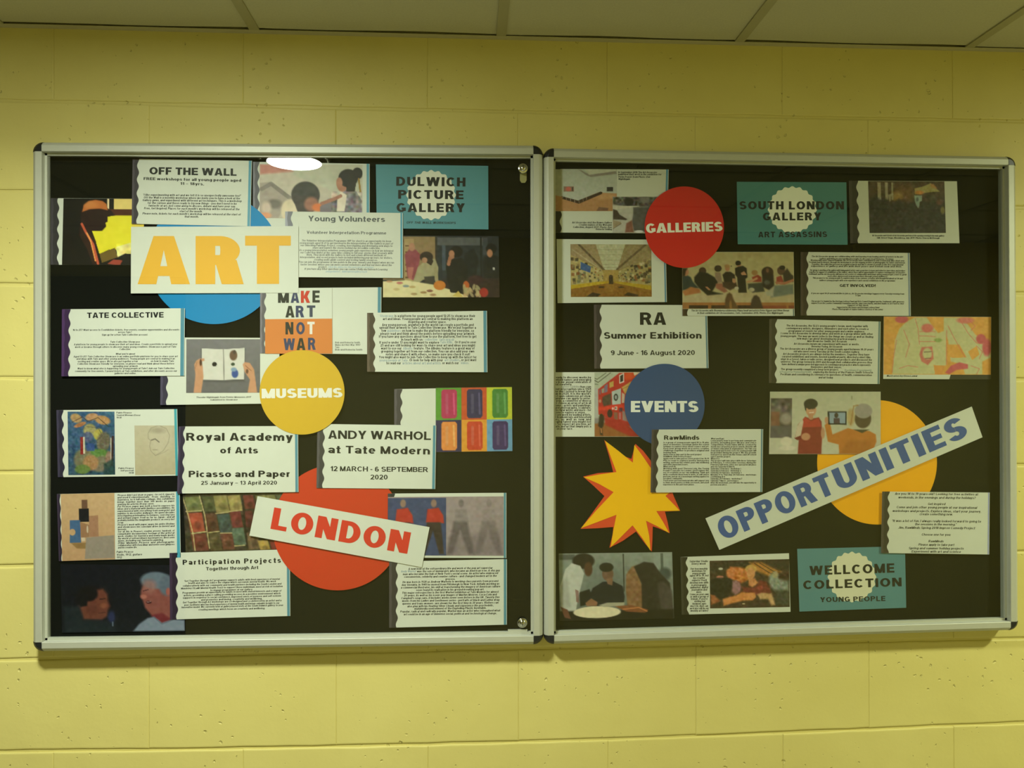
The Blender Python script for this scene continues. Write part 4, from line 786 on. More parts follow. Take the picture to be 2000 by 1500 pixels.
# Participation Projects
z = Z(330, 1070, 8.0)
s = Sheet('paper_notice', [(331, 1080), (566, 1073), (567, 1203), (332, 1210)], 2, 'white notice headed Participation Projects, below the watercolour pans', 'notice', WL, band=14, bandcol=(46, 34, 48))
p = s.text('heading'); put(p, 'Participation Projects', z(215, 265), z(1750, 232), 9.7, KL, t=.22, sg=16, maxs=1.3); put(p, 'Together through Art', z(580, 354), z(1397, 331), 6.4, KL, t=.2, sg=12); s.done()
p = s.text()
for (x0, x1, y, t_) in ((235, 1730, 505, "'Get Together through Art' programme supports adults with lived experience of mental"), (300, 1670, 540, 'health and aims to reduce the stigma which surrounds mental health. We work'), (215, 1755, 580, 'collaboratively with our community and health partners including the South London and'), (188, 1775, 620, 'Maudsley (SLaM) Mental Health Trust to support those individuals most at risk of isolation'), (645, 1310, 658, 'to engage programmes at our Gallery.'),
   (210, 1755, 690, 'Programmes provide an opportunity for adults to meet with shared interests and a range of'), (228, 1740, 730, 'artists, providing a place calling providing access in a positive environment which'), (215, 1750, 768, 'supports in response to social confidence, improved sense of purpose and self-esteem'), (500, 1455, 805, 'and promotes well-being, creativity and wellbeing.'), (215, 1755, 840, 'Get Together through Art workshops are co-designed and co-delivered by an artist and a'),
   (240, 1725, 880, 'peer facilitator who has lived experience of mental health and brings valuable insight to our'), (195, 1785, 915, 'innovative model. We currently look at gallery-based visits at the South Dulwich gallery to your'), (460, 1500, 958, 'creating meetings which focus on creativity and wellbeing.')):
    lines(p, z, [(x0, x1, y, t_)], 3.5, KL, slope=-.022, t=.20, slant=.15)
s.done()

# four-figure print
s = Sheet('art_print', [(757.5, 964), (989, 962.5), (989, 1090), (757, 1089)], 4, 'print with red shapes on blue and grey shapes on mauve, behind LONDON banner', 'print', WL, band=12, bandcol=(40, 44, 46), edge=4)
def f(p):
    p.rect(890, 225, 1263, 600, (56, 72, 116)); p.rect(1263, 225, 1625, 600, (160, 146, 146)); p.grad((0, 0, 0), (0, 0, 0), 0)
    for cx in (995, 1190):
        p.ell(cx-5, 262, 18, 26, (150, 120, 104), .4); p.poly([(cx-45, 300), (cx+25, 290), (cx+55, 340), (cx+60, 390), (cx-55, 385)], (196, 46, 36), 1, 3); p.poly([(cx-48, 385), (cx+40, 385), (cx+60, 590), (cx+30, 590), (cx-10, 440), (cx-60, 590), (cx-90, 590)], (58, 44, 44), 1, 3)
    for cx, a in ((1362, .9), (1540, .5)):
        p.ell(cx-3, 262, 17, 25, (120, 110, 110), .5, a); p.poly([(cx-40, 300), (cx+30, 300), (cx+45, 380), (cx-45, 385)], (140, 130, 130), a, 4); p.poly([(cx-50, 380), (cx+36, 380), (cx+80, 590), (cx+45, 590), (cx-10, 440), (cx-60, 590), (cx-95, 590)], (84, 76, 80), a*.8, 6)
    p.poly([(1290, 480), (1620, 440), (1625, 600), (1263, 600)], (92, 82, 92), .35, 14); p.mottle(5, 4)
pic('picture', (757, 968, 985, 1086, (160, 146, 146), zF), [(757.8, 970.8), (983.5, 969.5), (984, 1085.5), (757.5, 1085)], 1, s, f, WL)

# page of text bottom right
z = Z(755, 1085, 8.163)
s = Sheet('paper_notice', [(760, 1097), (990, 1092), (990, 1220), (760, 1226)], 5, 'white page full of small text, bottom right of left case under the LONDON banner', 'notice', WL, band=15, bandcol=(56, 52, 50), edge=5)
p = s.text()
for (x0, x1, y, t_) in ((348, 1690, 208, 'A new look at the extraordinary life and work of the pop art superstar'), (485, 1805, 248, 'was the son of immigrants who became an American icon. A shy gay'), (258, 1775, 292, "man who became the hub of New York's social scene. An artist who embraced"), (278, 1755, 335, 'consumerism, celebrity and counter culture - and changed modern art in the'), (940, 1095, 378, 'process.'),
  (255, 1782, 418, 'He was born in 1928 as Andrew Warhola to working class parents from present'), (240, 1797, 462, 'day Slovakia. In 1949 he moved from Pittsburgh to New York. Initially working as'), (228, 1810, 505, 'a commercial illustrator, his skill at transforming the imagery of American culture'), (470, 1555, 548, 'soon found its realisation in his ground-breaking pop art.'), (245, 1785, 590, 'This major retrospective is the first Warhol exhibition at Tate Modern for almost'),
  (278, 1755, 632, '20 years. As well as his iconic pop images of Marilyn Monroe, Coca-Cola and'), (233, 1800, 675, "Campbell's soup cans, it includes works never seen before in the UK. Twenty-five"), (245, 1795, 718, 'works from his Ladies and Gentlemen series - portraits of black and Latinx drag'), (250, 1783, 762, 'queens and trans women - are shown for the first time in 30 years. Visitors can'), (330, 1705, 805, 'also play with his floating Silver Clouds and experience the psychedelic,'),
  (442, 1590, 845, 'multimedia environment of the Exploding Plastic Inevitable.'), (218, 1810, 888, 'Popular, radical and radically popular, Warhol was an artist who reimagined what'), (272, 1755, 932, 'art could be in an age of immense social, political and technological change.')):
    lines(p, z, [(x0, x1, y, t_)], 4.0, KL, slope=-.012, t=.19, slant=.15)
lines(p, z, [(230, 465, 255, 'Andy Warhol')], 4.0, LNK(WL), slope=-.012, slant=.15); s.done()

# LONDON banner
q = np.array([(503, 969), (839, 1029.6), (824, 1108), (487, 1046)], float)
def loc(q, s0, s1, tb):
    e = (q[2]-q[3])/np.hypot(*(q[2]-q[3])); n_ = np.array([e[1], -e[0]]); a = q[3]+e*s0+n_*tb; b = q[2]+e*s1+n_*tb; return a, b
a, b = loc(q, 38, -33, 20.5)
banner(q, 7, 'white tilted banner with red letters LONDON', WL, (206, 56, 36), [('LONDON', a, b, 42.5, .27, .13)])

# ------------------------------------------------------------------ papers in the right case
zG, zH, zI, zJ, zK, zM = Z(1030, 280, 4), Z(1400, 280, 3.333), Z(1060, 580, 3.948), Z(1460, 580, 3.572), Z(1060, 840, 3.192), Z(1340, 780, 2.83)
KR, KQ = INK(WR, 26), INK(WRT, 26)
BR = (38, 34, 26)
# three-part page, top left
s = Sheet('photo_print', [(1081, 330), (1306, 331), (1303, 456), (1080, 454)], 2, 'page with a print of an empty gallery room, left of GALLERIES disc', 'photo', WRT, band=15, bandcol=(28, 26, 20), edge=4, edgecol=(66, 112, 112), waves=4.7, phase=.6)
z = Z(1075, 325, 8.163)
def f(p):
    p.grad((146, 152, 118), (156, 160, 130)); p.rect(60, 30, 180, 470, (126, 126, 88), .6, 4); p.poly([(440, 40), (500, 60), (620, 130), (1040, 66), (1060, 110), (640, 165), (560, 130)], (112, 104, 80), .9, 2); p.poly([(530, 40), (1050, 40), (1050, 66), (620, 125)], (160, 162, 122))
    p.poly([(60, 460), (180, 480), (440, 590), (830, 420), (1060, 430), (1060, 720), (60, 720)], (150, 108, 58), 1, 2); p.ell(850, 480, 180, 50, (172, 132, 76), .8, .7); p.poly([(180, 475), (440, 545), (800, 400), (830, 410), (820, 440), (455, 598), (190, 520)], (54, 38, 24))
    for x, y in ((250, 515), (320, 540), (385, 560), (455, 570), (520, 540), (575, 515), (195, 490)): p.line([(x, y-25), (x+3, y+18)], 7, (166, 150, 112), .8)
    p.rect(210, 318, 372, 402, (122, 92, 66)); p.ell(285, 360, 42, 36, (170, 84, 62), .4); p.rect(340, 330, 360, 390, (56, 48, 36)); p.rect(898, 326, 1000, 396, (46, 42, 34)); p.poly([(770, 650), (925, 665), (915, 712), (735, 712)], (104, 74, 48), 1, 2); p.mottle(3, 4)
pic('picture', (1082, 330, 1205, 413, (146, 150, 118), z, 1.0), [(1082.5, 330.6), (1205, 331), (1205, 412.5), (1082, 412.5)], 1, s, f, WRT)
def f(p):
    p.grad((150, 150, 116), (150, 148, 118)); p.poly([(990, 480), (1700, 480), (1600, 640), (1240, 640), (990, 600)], (72, 70, 56), 1, 3); p.mottle(20, 4, (990, 480, 1650, 620)); p.ell(1250, 560, 75, 70, (40, 38, 30), .3); p.ell(1500, 520, 80, 60, (98, 96, 78), .5); p.poly([(990, 625), (1440, 625), (1330, 650), (990, 690)], (164, 160, 122))
    p.poly([(995, 680), (1060, 700), (1100, 770), (1225, 845), (1200, 860), (1110, 850), (995, 850)], (54, 44, 32), 1, 2); p.poly([(1320, 650), (1600, 640), (1600, 1060), (1330, 1030), (1300, 880), (1320, 760)], (72, 70, 58), 1, 3); p.poly([(1210, 910), (1300, 860), (1330, 1060), (1190, 1060)], (112, 70, 46), 1, 3); p.poly([(995, 860), (1120, 890), (1130, 920), (1000, 1000)], (132, 118, 78), 1, 1.5); p.line([(1000, 1000), (1130, 915)], 6, (60, 50, 36)); p.ell(1420, 1045, 70, 22, (176, 176, 150), .3); p.mottle(4, 4)
pic('picture', (1196, 383, 1303, 456, (150, 148, 116), z, 1.0), [(1196.5, 384), (1303.5, 384), (1301.5, 455.5), (1196.5, 454.8)], 2, s, f, WRT)
p = s.text(); 
for (x0, x1, y, t_) in ((1080, 1700, 97, 'In September 2016 The Art Assassins'), (1080, 1770, 130, 'published their work in the exhibition for'), (1085, 1590, 170, 'Peter Fraser from Photo: Zoe'), (1085, 1270, 205, 'Nightingale'), (345, 978, 898, 'Art Assassins visit the Bowes Gallery'), (452, 978, 935, 'Creative makers of the Welcome'), (360, 978, 972, 'Collection, August 2017. Photo: Zoe'), (722, 978, 1005, 'Remaster Gowing')):
    lines(p, z, [(x0, x1, y, t_)], 3.7, KQ, slope=.004, t=.2, slant=.12)
s.done()
# yellow gallery print
s = Sheet('photo_print', [(1087, 467), (1300, 468), (1302.5, 590), (1089, 592)], 1, 'print of a long picture gallery with skylight and yellow rails', 'photo', WR, band=0, edge=3, edgecol=(76, 118, 130))
def f(p):
    p.grad((140, 126, 82), (120, 92, 40)); p.poly([(337, 787), (535, 787), (600, 990), (337, 870)], (146, 130, 88)); p.poly([(765, 787), (965, 787), (965, 900), (690, 995)], (138, 124, 80)); p.poly([(535, 787), (768, 787), (700, 990), (598, 990)], (170, 172, 132))
    for k, y in enumerate((830, 870, 912, 945, 970)): p.line([(545+k*12, y), (752-k*11, y)], 4, (136, 132, 96), .7)
    p.line([(400, 787), (600, 990)], 16, (84, 70, 46), .8); p.line([(930, 787), (700, 985)], 16, (88, 74, 48), .8); p.line([(350, 830), (580, 990)], 8, (170, 160, 120), .7)
    p.poly([(337, 870), (600, 1000), (600, 1080), (337, 1120)], (164, 152, 90)); p.poly([(967, 895), (700, 1000), (700, 1080), (970, 1120)], (150, 138, 80)); p.rect(590, 990, 712, 1080, (156, 132, 62))
    for k in range(150):
        sd = RNG.rand() < .5; u = RNG.rand()**1.3; x = (345+u*250) if sd else (962-u*250); top = 885+u*120; bot = 1108-u*35; y = top+(bot-top)*RNG.rand(); q = (1-u)*9+4; c_ = [(70, 62, 40), (50, 44, 30), (120, 104, 66), (180, 170, 124), (96, 104, 74), (130, 80, 40)][RNG.randint(6)]
        p.rect(x-q, y-q, x+q, y+q, c_, .85, .8)
    p.poly([(415, 925), (496, 962), (490, 1012), (413, 985)], (56, 88, 132)); p.poly([(337, 1108), (560, 1080), (640, 1078), (640, 1092), (337, 1140)], (176, 150, 30)); p.poly([(968, 1112), (760, 1085), (680, 1078), (680, 1092), (970, 1150)], (166, 140, 30)); p.poly([(337, 1138), (640, 1092), (680, 1092), (970, 1148), (970, 1202), (337, 1202)], (128, 88, 28)); p.ell(650, 1120, 40, 50, (150, 110, 40), .8, .6)
    p.poly([(635, 1100), (637, 1035), (652, 1026), (668, 1035), (670, 1100)], (56, 42, 26)); p.poly([(455, 1198), (505, 1165), (572, 1178), (545, 1200)], (56, 42, 24)); p.poly([(748, 1190), (785, 1165), (868, 1185), (860, 1200)], (60, 44, 26)); p.ell(578, 1123, 24, 7, (60, 46, 26), .3); p.ell(733, 1125, 22, 6, (60, 46, 26), .3); p.mottle(7, 3)
pic('picture', (1114, 477, 1273, 580, (140, 126, 82), zG, 1.0), [(1114, 476.8), (1272, 477.5), (1273, 579.5), (1115, 580)], 0, s, f, WR)
disc_paper('card_disc', (1336.5, 443.7), (77.5, 79.5), 5, 'red card disc lettered GALLERIES in cream', 'disc', (158, 26, 18), WRT, ('GALLERIES', zG(928, 701), zG(1525, 686), 18.6), tcol=(205, 200, 160))
badge_card([(1439, 355), (1653, 356), (1655.5, 478), (1441, 477)], 1, 'teal card titled SOUTH LONDON GALLERY with a cream scalloped circle', (54, 100, 82), WRT, (1547.5, 409.6), (46.5, 44.5),
  [('SOUTH LONDON', zH(147, 430), zH(828, 430), 16, .25), ('GALLERY', zH(300, 502), zH(680, 501), 15.4, .25), ('ART ASSASSINS', zH(270, 612), zH(718, 610), 11, .22)])
# dark stage print
z = Z(1650, 345, 8.511)
s = Sheet('photo_print', [(1658, 353), (1869, 354), (1874, 475), (1661, 475)], 1, 'murky dark print of a crowd before a stage, on white paper', 'photo', WRT, band=16, bandcol=(34, 30, 20), edge=0)
def f(p):
    p.grad((62, 50, 30), (44, 38, 24)); p.mottle(6, 8); p.rect(395, 70, 1690, 300, (74, 56, 30), .6, 10); p.rect(820, 150, 1150, 420, (112, 76, 32), .6, 16); p.ell(860, 330, 90, 90, (136, 104, 40), .8, .8)
    for (x0, x1) in ((540, 598), (668, 716), (778, 806)): p.rect(x0, 90, x1, 385, (142, 136, 94), .9, 2)
    p.poly([(716, 300), (780, 280), (760, 400), (735, 430)], (132, 128, 88), .9, 2); p.poly([(1170, 190), (1300, 160), (1380, 130), (1450, 100), (1600, 240), (1480, 250), (1320, 270), (1180, 290)], (146, 138, 68), .9, 2); p.ell(1250, 260, 75, 34, (176, 112, 40), .6, .9); p.poly([(1440, 110), (1500, 110), (1560, 190), (1460, 180)], (160, 116, 56), .8, 2)
    p.poly([(1165, 308), (1296, 308), (1292, 400), (1255, 420), (1240, 520), (1215, 520), (1190, 480), (1168, 400)], (120, 136, 108), 1, 2); p.ell(1215, 375, 22, 36, (80, 90, 76), .5)
    p.poly([(400, 400), (500, 350), (560, 360), (620, 410), (680, 360), (760, 440), (900, 370), (1000, 430), (1160, 430), (1220, 560), (1300, 430), (1560, 440), (1620, 520), (1690, 640), (1690, 940), (400, 940)], (42, 38, 26), .85, 6); p.ell(1640, 560, 36, 60, (122, 110, 50), .6, .8); p.ell(1600, 420, 60, 50, (96, 64, 40), .7, .8); p.mottle(6, 6); p.mottle(5, 3)
pic('picture', (1695, 353, 1848, 456, (50, 42, 26), z, 1.0), [(1695.5, 353.6), (1844.5, 354.3), (1847.5, 455), (1698.5, 455)], 0, s, f, WRT)
p = s.text(); lines(p, z, [(455, 1650, 983, 'Art Assassins and friends of Art Assassins perform at the opening evening in the main gallery'), (530, 1575, 1022, 'Silk Street Stage, Bloomberg, July 2017. Photo: Stacey McDonagh')], 3.2, KQ, slope=.004, t=.20, slant=.15); s.done()
# seated group
z = Z(1325, 485, 8.511)
s = Sheet('photo_print', [(1332, 492), (1550, 492), (1552, 617), (1333, 617)], 4, 'print of young people sitting in a row on a white platform', 'photo', WR, band=11, bandcol=(48, 36, 24), edge=2, edgecol=(80, 100, 92))
def f(p):
    p.grad((158, 150, 96), (168, 160, 112)); p.rect(1000, 70, 1400, 150, (150, 138, 88), .7, 6); p.poly([(70, 830), (380, 770), (900, 740), (1920, 760), (1920, 910), (70, 912)], (166, 154, 110), 1, 3); p.rect(60, 905, 1935, 1010, (150, 98, 46)); p.rect(165, 950, 488, 1006, (56, 36, 22)); p.rect(540, 950, 790, 1006, (64, 42, 24)); p.rect(980, 950, 1240, 1006, (58, 34, 20)); p.rect(1380, 955, 1800, 1004, (130, 62, 36)); p.rect(1835, 955, 1935, 1004, (120, 56, 34)); p.poly([(60, 905), (170, 950), (80, 1010), (60, 1010)], (140, 96, 48))
    sk = (162, 112, 74)
    p.poly([(60, 470), (150, 450), (200, 480), (240, 560), (330, 660), (60, 700)], (40, 52, 48), 1, 3); p.ell(120, 395, 48, 62, sk, .2); p.poly([(60, 330), (150, 330), (120, 380), (100, 460), (60, 470)], (40, 24, 14), 1, 3); p.poly([(60, 720), (200, 640), (350, 680), (370, 740), (100, 790)], (160, 100, 52), 1, 3)
    p.ell(400, 375, 62, 62, (60, 38, 26), .15); p.poly([(260, 480), (340, 390), (480, 410), (600, 480), (660, 560), (560, 720), (740, 760), (480, 785), (330, 650), (260, 560)], (28, 26, 20), 1, 3); p.poly([(440, 640), (480, 640), (540, 700), (500, 700)], sk)
    p.ell(660, 335, 62, 56, (52, 40, 30), .15); p.poly([(610, 400), (700, 400), (730, 560), (660, 580), (610, 480)], (128, 108, 84), 1, 2); p.poly([(620, 590), (720, 580), (820, 720), (760, 740), (620, 660)], (140, 84, 62), 1, 3)
    p.ell(818, 330, 40, 52, sk, .2); p.ell(815, 295, 46, 30, (150, 116, 66), .3); p.poly([(735, 440), (790, 390), (870, 390), (940, 440), (950, 520), (900, 500), (900, 570), (760, 570), (750, 500)], (34, 27, 22), 1, 2); p.poly([(730, 560), (960, 560), (980, 640), (860, 700), (740, 640)], (62, 42, 30), 1, 3); p.ell(930, 540, 30, 40, (170, 122, 80), .3)
    p.ell(1015, 275, 36, 44, (172, 122, 84), .2); p.ell(1000, 245, 48, 42, (26, 20, 17), .15); p.poly([(945, 330), (1010, 300), (1080, 290), (1140, 330), (1155, 480), (1120, 510), (1140, 740), (1000, 740), (980, 480), (950, 440)], (28, 23, 20), 1, 2); p.poly([(1040, 410), (1100, 380), (1140, 440), (1060, 450)], (170, 122, 84))
    p.ell(1275, 405, 52, 46, (150, 112, 62), .2); p.poly([(1230, 480), (1330, 440), (1385, 480), (1390, 560), (1240, 560)], (138, 44, 32), 1, 2); p.line([(1150, 560), (1230, 540), (1310, 500)], 34, (178, 132, 88)); p.poly([(1160, 590), (1400, 570), (1440, 720), (1240, 740), (1160, 680)], (52, 54, 44), 1, 3)
    p.ell(1490, 400, 100, 96, (52, 34, 24), .15); p.poly([(1400, 440), (1590, 440), (1600, 620), (1520, 700), (1400, 640)], (38, 28, 24), 1, 3); p.ell(1490, 365, 26, 36, (110, 72, 48), .4); p.ell(1480, 570, 50, 40, (72, 78, 66), .6)
    p.ell(1720, 370, 66, 74, (84, 58, 42), .2); p.ell(1740, 320, 50, 36, (34, 27, 24), .3); p.poly([(1640, 480), (1720, 450), (1760, 560), (1640, 600)], (140, 50, 38), 1, 2); p.poly([(1750, 420), (1820, 330), (1880, 420), (1925, 460), (1925, 560), (1760, 560)], (52, 42, 32), 1, 3); p.line([(1640, 570), (1760, 590), (1920, 530)], 40, (160, 100, 66)); p.poly([(1600, 620), (1920, 600), (1925, 760), (1680, 800), (1540, 820), (1560, 720)], (96, 106, 90), 1, 4); p.poly([(1440, 740), (1600, 640), (1580, 800), (1480, 790)], (152, 152, 122), 1, 4)
    p.ell(970, 665, 36, 28, (176, 172, 136), .3); p.ell(1220, 690, 50, 34, (160, 154, 116), .4); p.ell(885, 295, 9, 9, (40, 36, 30), .3)
    p.poly([(770, 1006), (775, 850), (810, 760), (850, 735), (890, 770), (920, 860), (1000, 1006)], (86, 60, 34), 1, 3); p.ell(865, 950, 22, 80, (150, 108, 50), .6, .8); p.poly([(1190, 1006), (1220, 850), (1260, 790), (1300, 780), (1350, 820), (1410, 1006)], (56, 42, 32), 1, 3); p.mottle(4, 4)
pic('picture', (1332, 492, 1552, 604, (166, 158, 106), z), [(1332.3, 492.3), (1549.7, 492.3), (1551.5, 603.5), (1333, 603.5)], 1, s, f, WR)
p = s.text(); lines(p, z, [(215, 1840, 1037, 'The Art Assassins with Bloomberg collaborator Pippa Small and artists Peter Kippen and Oliver Bevan'), (315, 1745, 1078, 'in their exhibition Art Assassinates, Tate, September 2016. Photo: Zoe Nightingale')], 3.6, KR, t=.19, slant=.12); s.done()
# GET INVOLVED
z = Z(1555, 485, 8.511)
s = Sheet('paper_notice', [(1564, 492), (1777, 494), (1779, 617), (1564, 616)], 2, 'white page of tiny text with the line GET INVOLVED!, right of the seated group print', 'notice', WR, band=13, bandcol=(42, 32, 24), edge=3, edgecol=(106, 124, 130))
p = s.text('heading'); put(p, 'GET INVOLVED!', z(725, 641), z(1322, 643), 5.4, KR, t=.22, sg=10); s.done(); p = s.text()
for (x0, x1, y, t_) in ((255, 1775, 140, 'The Art Assassins group are collaborating with and learning from leading and local artists in the Art'), (385, 1620, 178, 'Gallery and living in surrounding boroughs to discover local histories. Previous'), (240, 1800, 205, 'Working with artist Samson Kambalu, the Art Assassins have contributed to and created new films about your'), (210, 1810, 238, 'Peckham and its history, through the workshop to see the ongoing archive of photographs for future and beyond.'), (255, 1780, 272, 'Together, the collective present an original artwork and this is shown to people in the first experimental'), (245, 1755, 302, 'experience of gallery and life with their peers and friends now and then.'),
  (225, 1810, 370, 'The group is meeting at the gallery with independent artists and researchers to learn and reflect to share ideas and produce'), (215, 1815, 402, 'together in support of exhibitions at the Gallery, where there will be opportunities to explore contemporary art practice.'), (205, 1835, 435, 'Southwark and the Art Assassins will join us for a series of collaborative workshops giving young people a voice to speak'), (522, 1520, 468, 'each other and present new perspectives through young audiences.'), (272, 1770, 500, 'This project is for young people to explore ways to be curious, creative and thoughtful about art in and'), (385, 1650, 538, 'address young people with new experience and current exhibitions in the programme.'),
  (250, 1795, 755, 'If you are aged 14-20 and would like to join us, Art Assassins meetings happen every Tuesday evening from'), (985, 1070, 787, '5-7pm'), (250, 1795, 885, 'This project is funded by the Heritage Lottery Fund and Arts Council England and the Southwark, with generous'), (250, 1790, 918, 'support from the London Community Foundation and the John Lyon charity, and kind thanks to Art Fund for their'), (850, 1205, 950, 'support of this work.'), (670, 1380, 985, 'Supported by the Rayne and Heritage Lottery Fund'), (600, 1440, 1018, 'Photo: Photograph of Squire Gallery courtesy of the artist')):
    lines(p, z, [(x0, x1, y, t_)], 3.1, KR, slope=.006, t=.20, slant=.15)
s.done()
# Art Assassins text
z = Z(1495, 615, 8.511)
s = Sheet('paper_notice', [(1503, 623), (1720, 628), (1718, 750), (1502, 748)], 2, 'white page packed with small text, left of the pink and orange drawing', 'notice', WR, band=13, bandcol=(44, 40, 28), edge=3, edgecol=(84, 112, 106), waves=5.2)
p = s.text()
for (x0, x1, y, t_) in ((348, 1700, 187, "The Art Assassins, the SLG's young people's forum, work together with"), (340, 1710, 232, 'contemporary artists, designers, filmmakers and each other to create a'), (385, 1650, 275, 'programme of events for other young people and a wider audience.'), (255, 1785, 315, 'I come to Art Assassins to develop ideas and work as a group whilst with other'), (250, 1790, 362, 'young people. The way we work reflects the things we create as well as finding'), (522, 1515, 402, 'new ways I go about developing my practical enquiry.'), (695, 1350, 443, 'Max Brewster Smith, Art Assassin'), (470, 1560, 488, 'Art Assassins means we experiment with music or works.'), (765, 1275, 530, 'Beverley Young, Art Assassin'),
  (240, 1795, 572, 'The Art Assassins are a diverse group of young people aged between 14-20 years'), (468, 1565, 615, 'old who meet every Tuesday at the South London Gallery.'), (292, 1728, 658, 'Art Assassins projects are always led by the members. Together they have'), (275, 1750, 702, 'curated exhibitions and events, hosted a political party, directed a short film,'), (252, 1770, 745, 'slept in a forest, taken a radio series, designed new products and discussed the'), (255, 1772, 788, 'universe. The group formed in 2009 and through their collaborative process they'), (272, 1748, 830, 'have defined a unique peer-led approach to contemporary practice which represents'), (752, 1265, 872, 'themselves and their voices.'),
  (255, 1215, 910, 'The group recently completed a long-term project,'), (795, 1785, 958, 'exploring the history of the Frances Smith School in'), (248, 1768, 998, 'Peckham and considering its relevance to questions of health, commemoration'), (882, 1130, 1045, 'and art today.')):
    lines(p, z, [(x0, x1, y, t_)], 3.9, KR, slope=.009, t=.185, slant=.12)
lines(p, z, [(1320, 1770, 925, 'Peckham Experiment:'), (235, 765, 952, 'A Project For Pioneering Health')], 3.9, base((120, 140, 122), WR), t=.15); s.done()
# pink and orange drawing
s = Sheet('art_print', [(1726, 618), (1936, 619), (1935, 741), (1725, 740)], 1, 'pink and orange line drawing of pale figures, right edge of right case', 'print', WR, band=0, edge=0)
p = Pm(); p.add([(1857, 731), (1936, 731.5), (1935.3, 741), (1854, 741)], base((40, 38, 26), WR)); p.build('border_strip', s.y-.00015, s.o)
def f(p):
    pl = (180, 182, 128); pk = (186, 78, 84); p.mottle(4, 6)
    p.poly([(1010, 540), (1030, 300), (1060, 220), (1110, 170), (1170, 140), (1250, 140), (1290, 200), (1330, 250), (1385, 230), (1390, 470), (1310, 540)], pl, 1, 2); p.poly([(1370, 140), (1480, 140), (1540, 190), (1590, 260), (1700, 330), (1700, 420), (1640, 450), (1640, 540), (1520, 540), (1500, 470), (1420, 450), (1400, 300), (1370, 230)], pl, 1, 2)
    p.poly([(1390, 330), (1480, 330), (1530, 420), (1440, 425), (1390, 415)], (206, 150, 62)); p.poly([(1540, 380), (1600, 340), (1620, 400), (1570, 440)], (206, 150, 62)); p.poly([(1300, 475), (1380, 480), (1360, 540), (1310, 540)], (204, 140, 60)); p.ell(1075, 155, 46, 26, pk, .3); p.ell(1255, 215, 42, 30, (196, 100, 90), .4); p.ell(1630, 290, 34, 34, pk, .3); p.ell(1672, 350, 32, 60, pk, .4); p.ell(1520, 160, 60, 22, (200, 110, 96), .5)
    p.poly([(1380, 530), (1420, 480), (1480, 455), (1540, 470), (1540, 500), (1460, 510), (1410, 540)], pk, 1, 2); p.poly([(1200, 400), (1215, 350), (1290, 345), (1300, 430), (1260, 475), (1215, 450)], (190, 104, 90), 1, 2); p.ell(1255, 395, 32, 40, pl, .3); p.ell(1330, 300, 28, 14, (120, 150, 70), .5, .8)
    for a in ([(1040, 300), (1020, 420), (1010, 530)], [(1090, 230), (1130, 330), (1105, 420)], [(1170, 150), (1190, 220), (1200, 330)], [(1200, 240), (1310, 240)], [(1200, 270), (1310, 275)], [(1200, 310), (1310, 310)], [(1400, 200), (1440, 280), (1520, 420)], [(1480, 150), (1540, 250), (1600, 320), (1690, 330)], [(1600, 340), (1640, 380), (1620, 430)], [(1390, 230), (1390, 470)], [(1560, 480), (1620, 500), (1600, 540)], [(1060, 500), (1120, 480), (1190, 490)], [(1540, 150), (1590, 200), (1560, 230)]): p.line(a, 5, (196, 96, 84), .75)
    p.line([(1235, 385), (1285, 380)], 5, (90, 60, 60)); p.line([(1240, 430), (1280, 425)], 5, (120, 60, 60)); p.mottle(4, 3)
pic('picture', (1726, 618, 1936, 732, (206, 150, 62), zJ), [(1726.2, 618.3), (1935.7, 619.3), (1935.2, 732), (1725.6, 731.5)], 0, s, f, WR)
p = s.text(); put(p, 'Illustration by Rhea Lawal', zJ(972, 556), zJ(1182, 557), 3.4, KR, t=.16, sg=7, slant=.15); s.done()
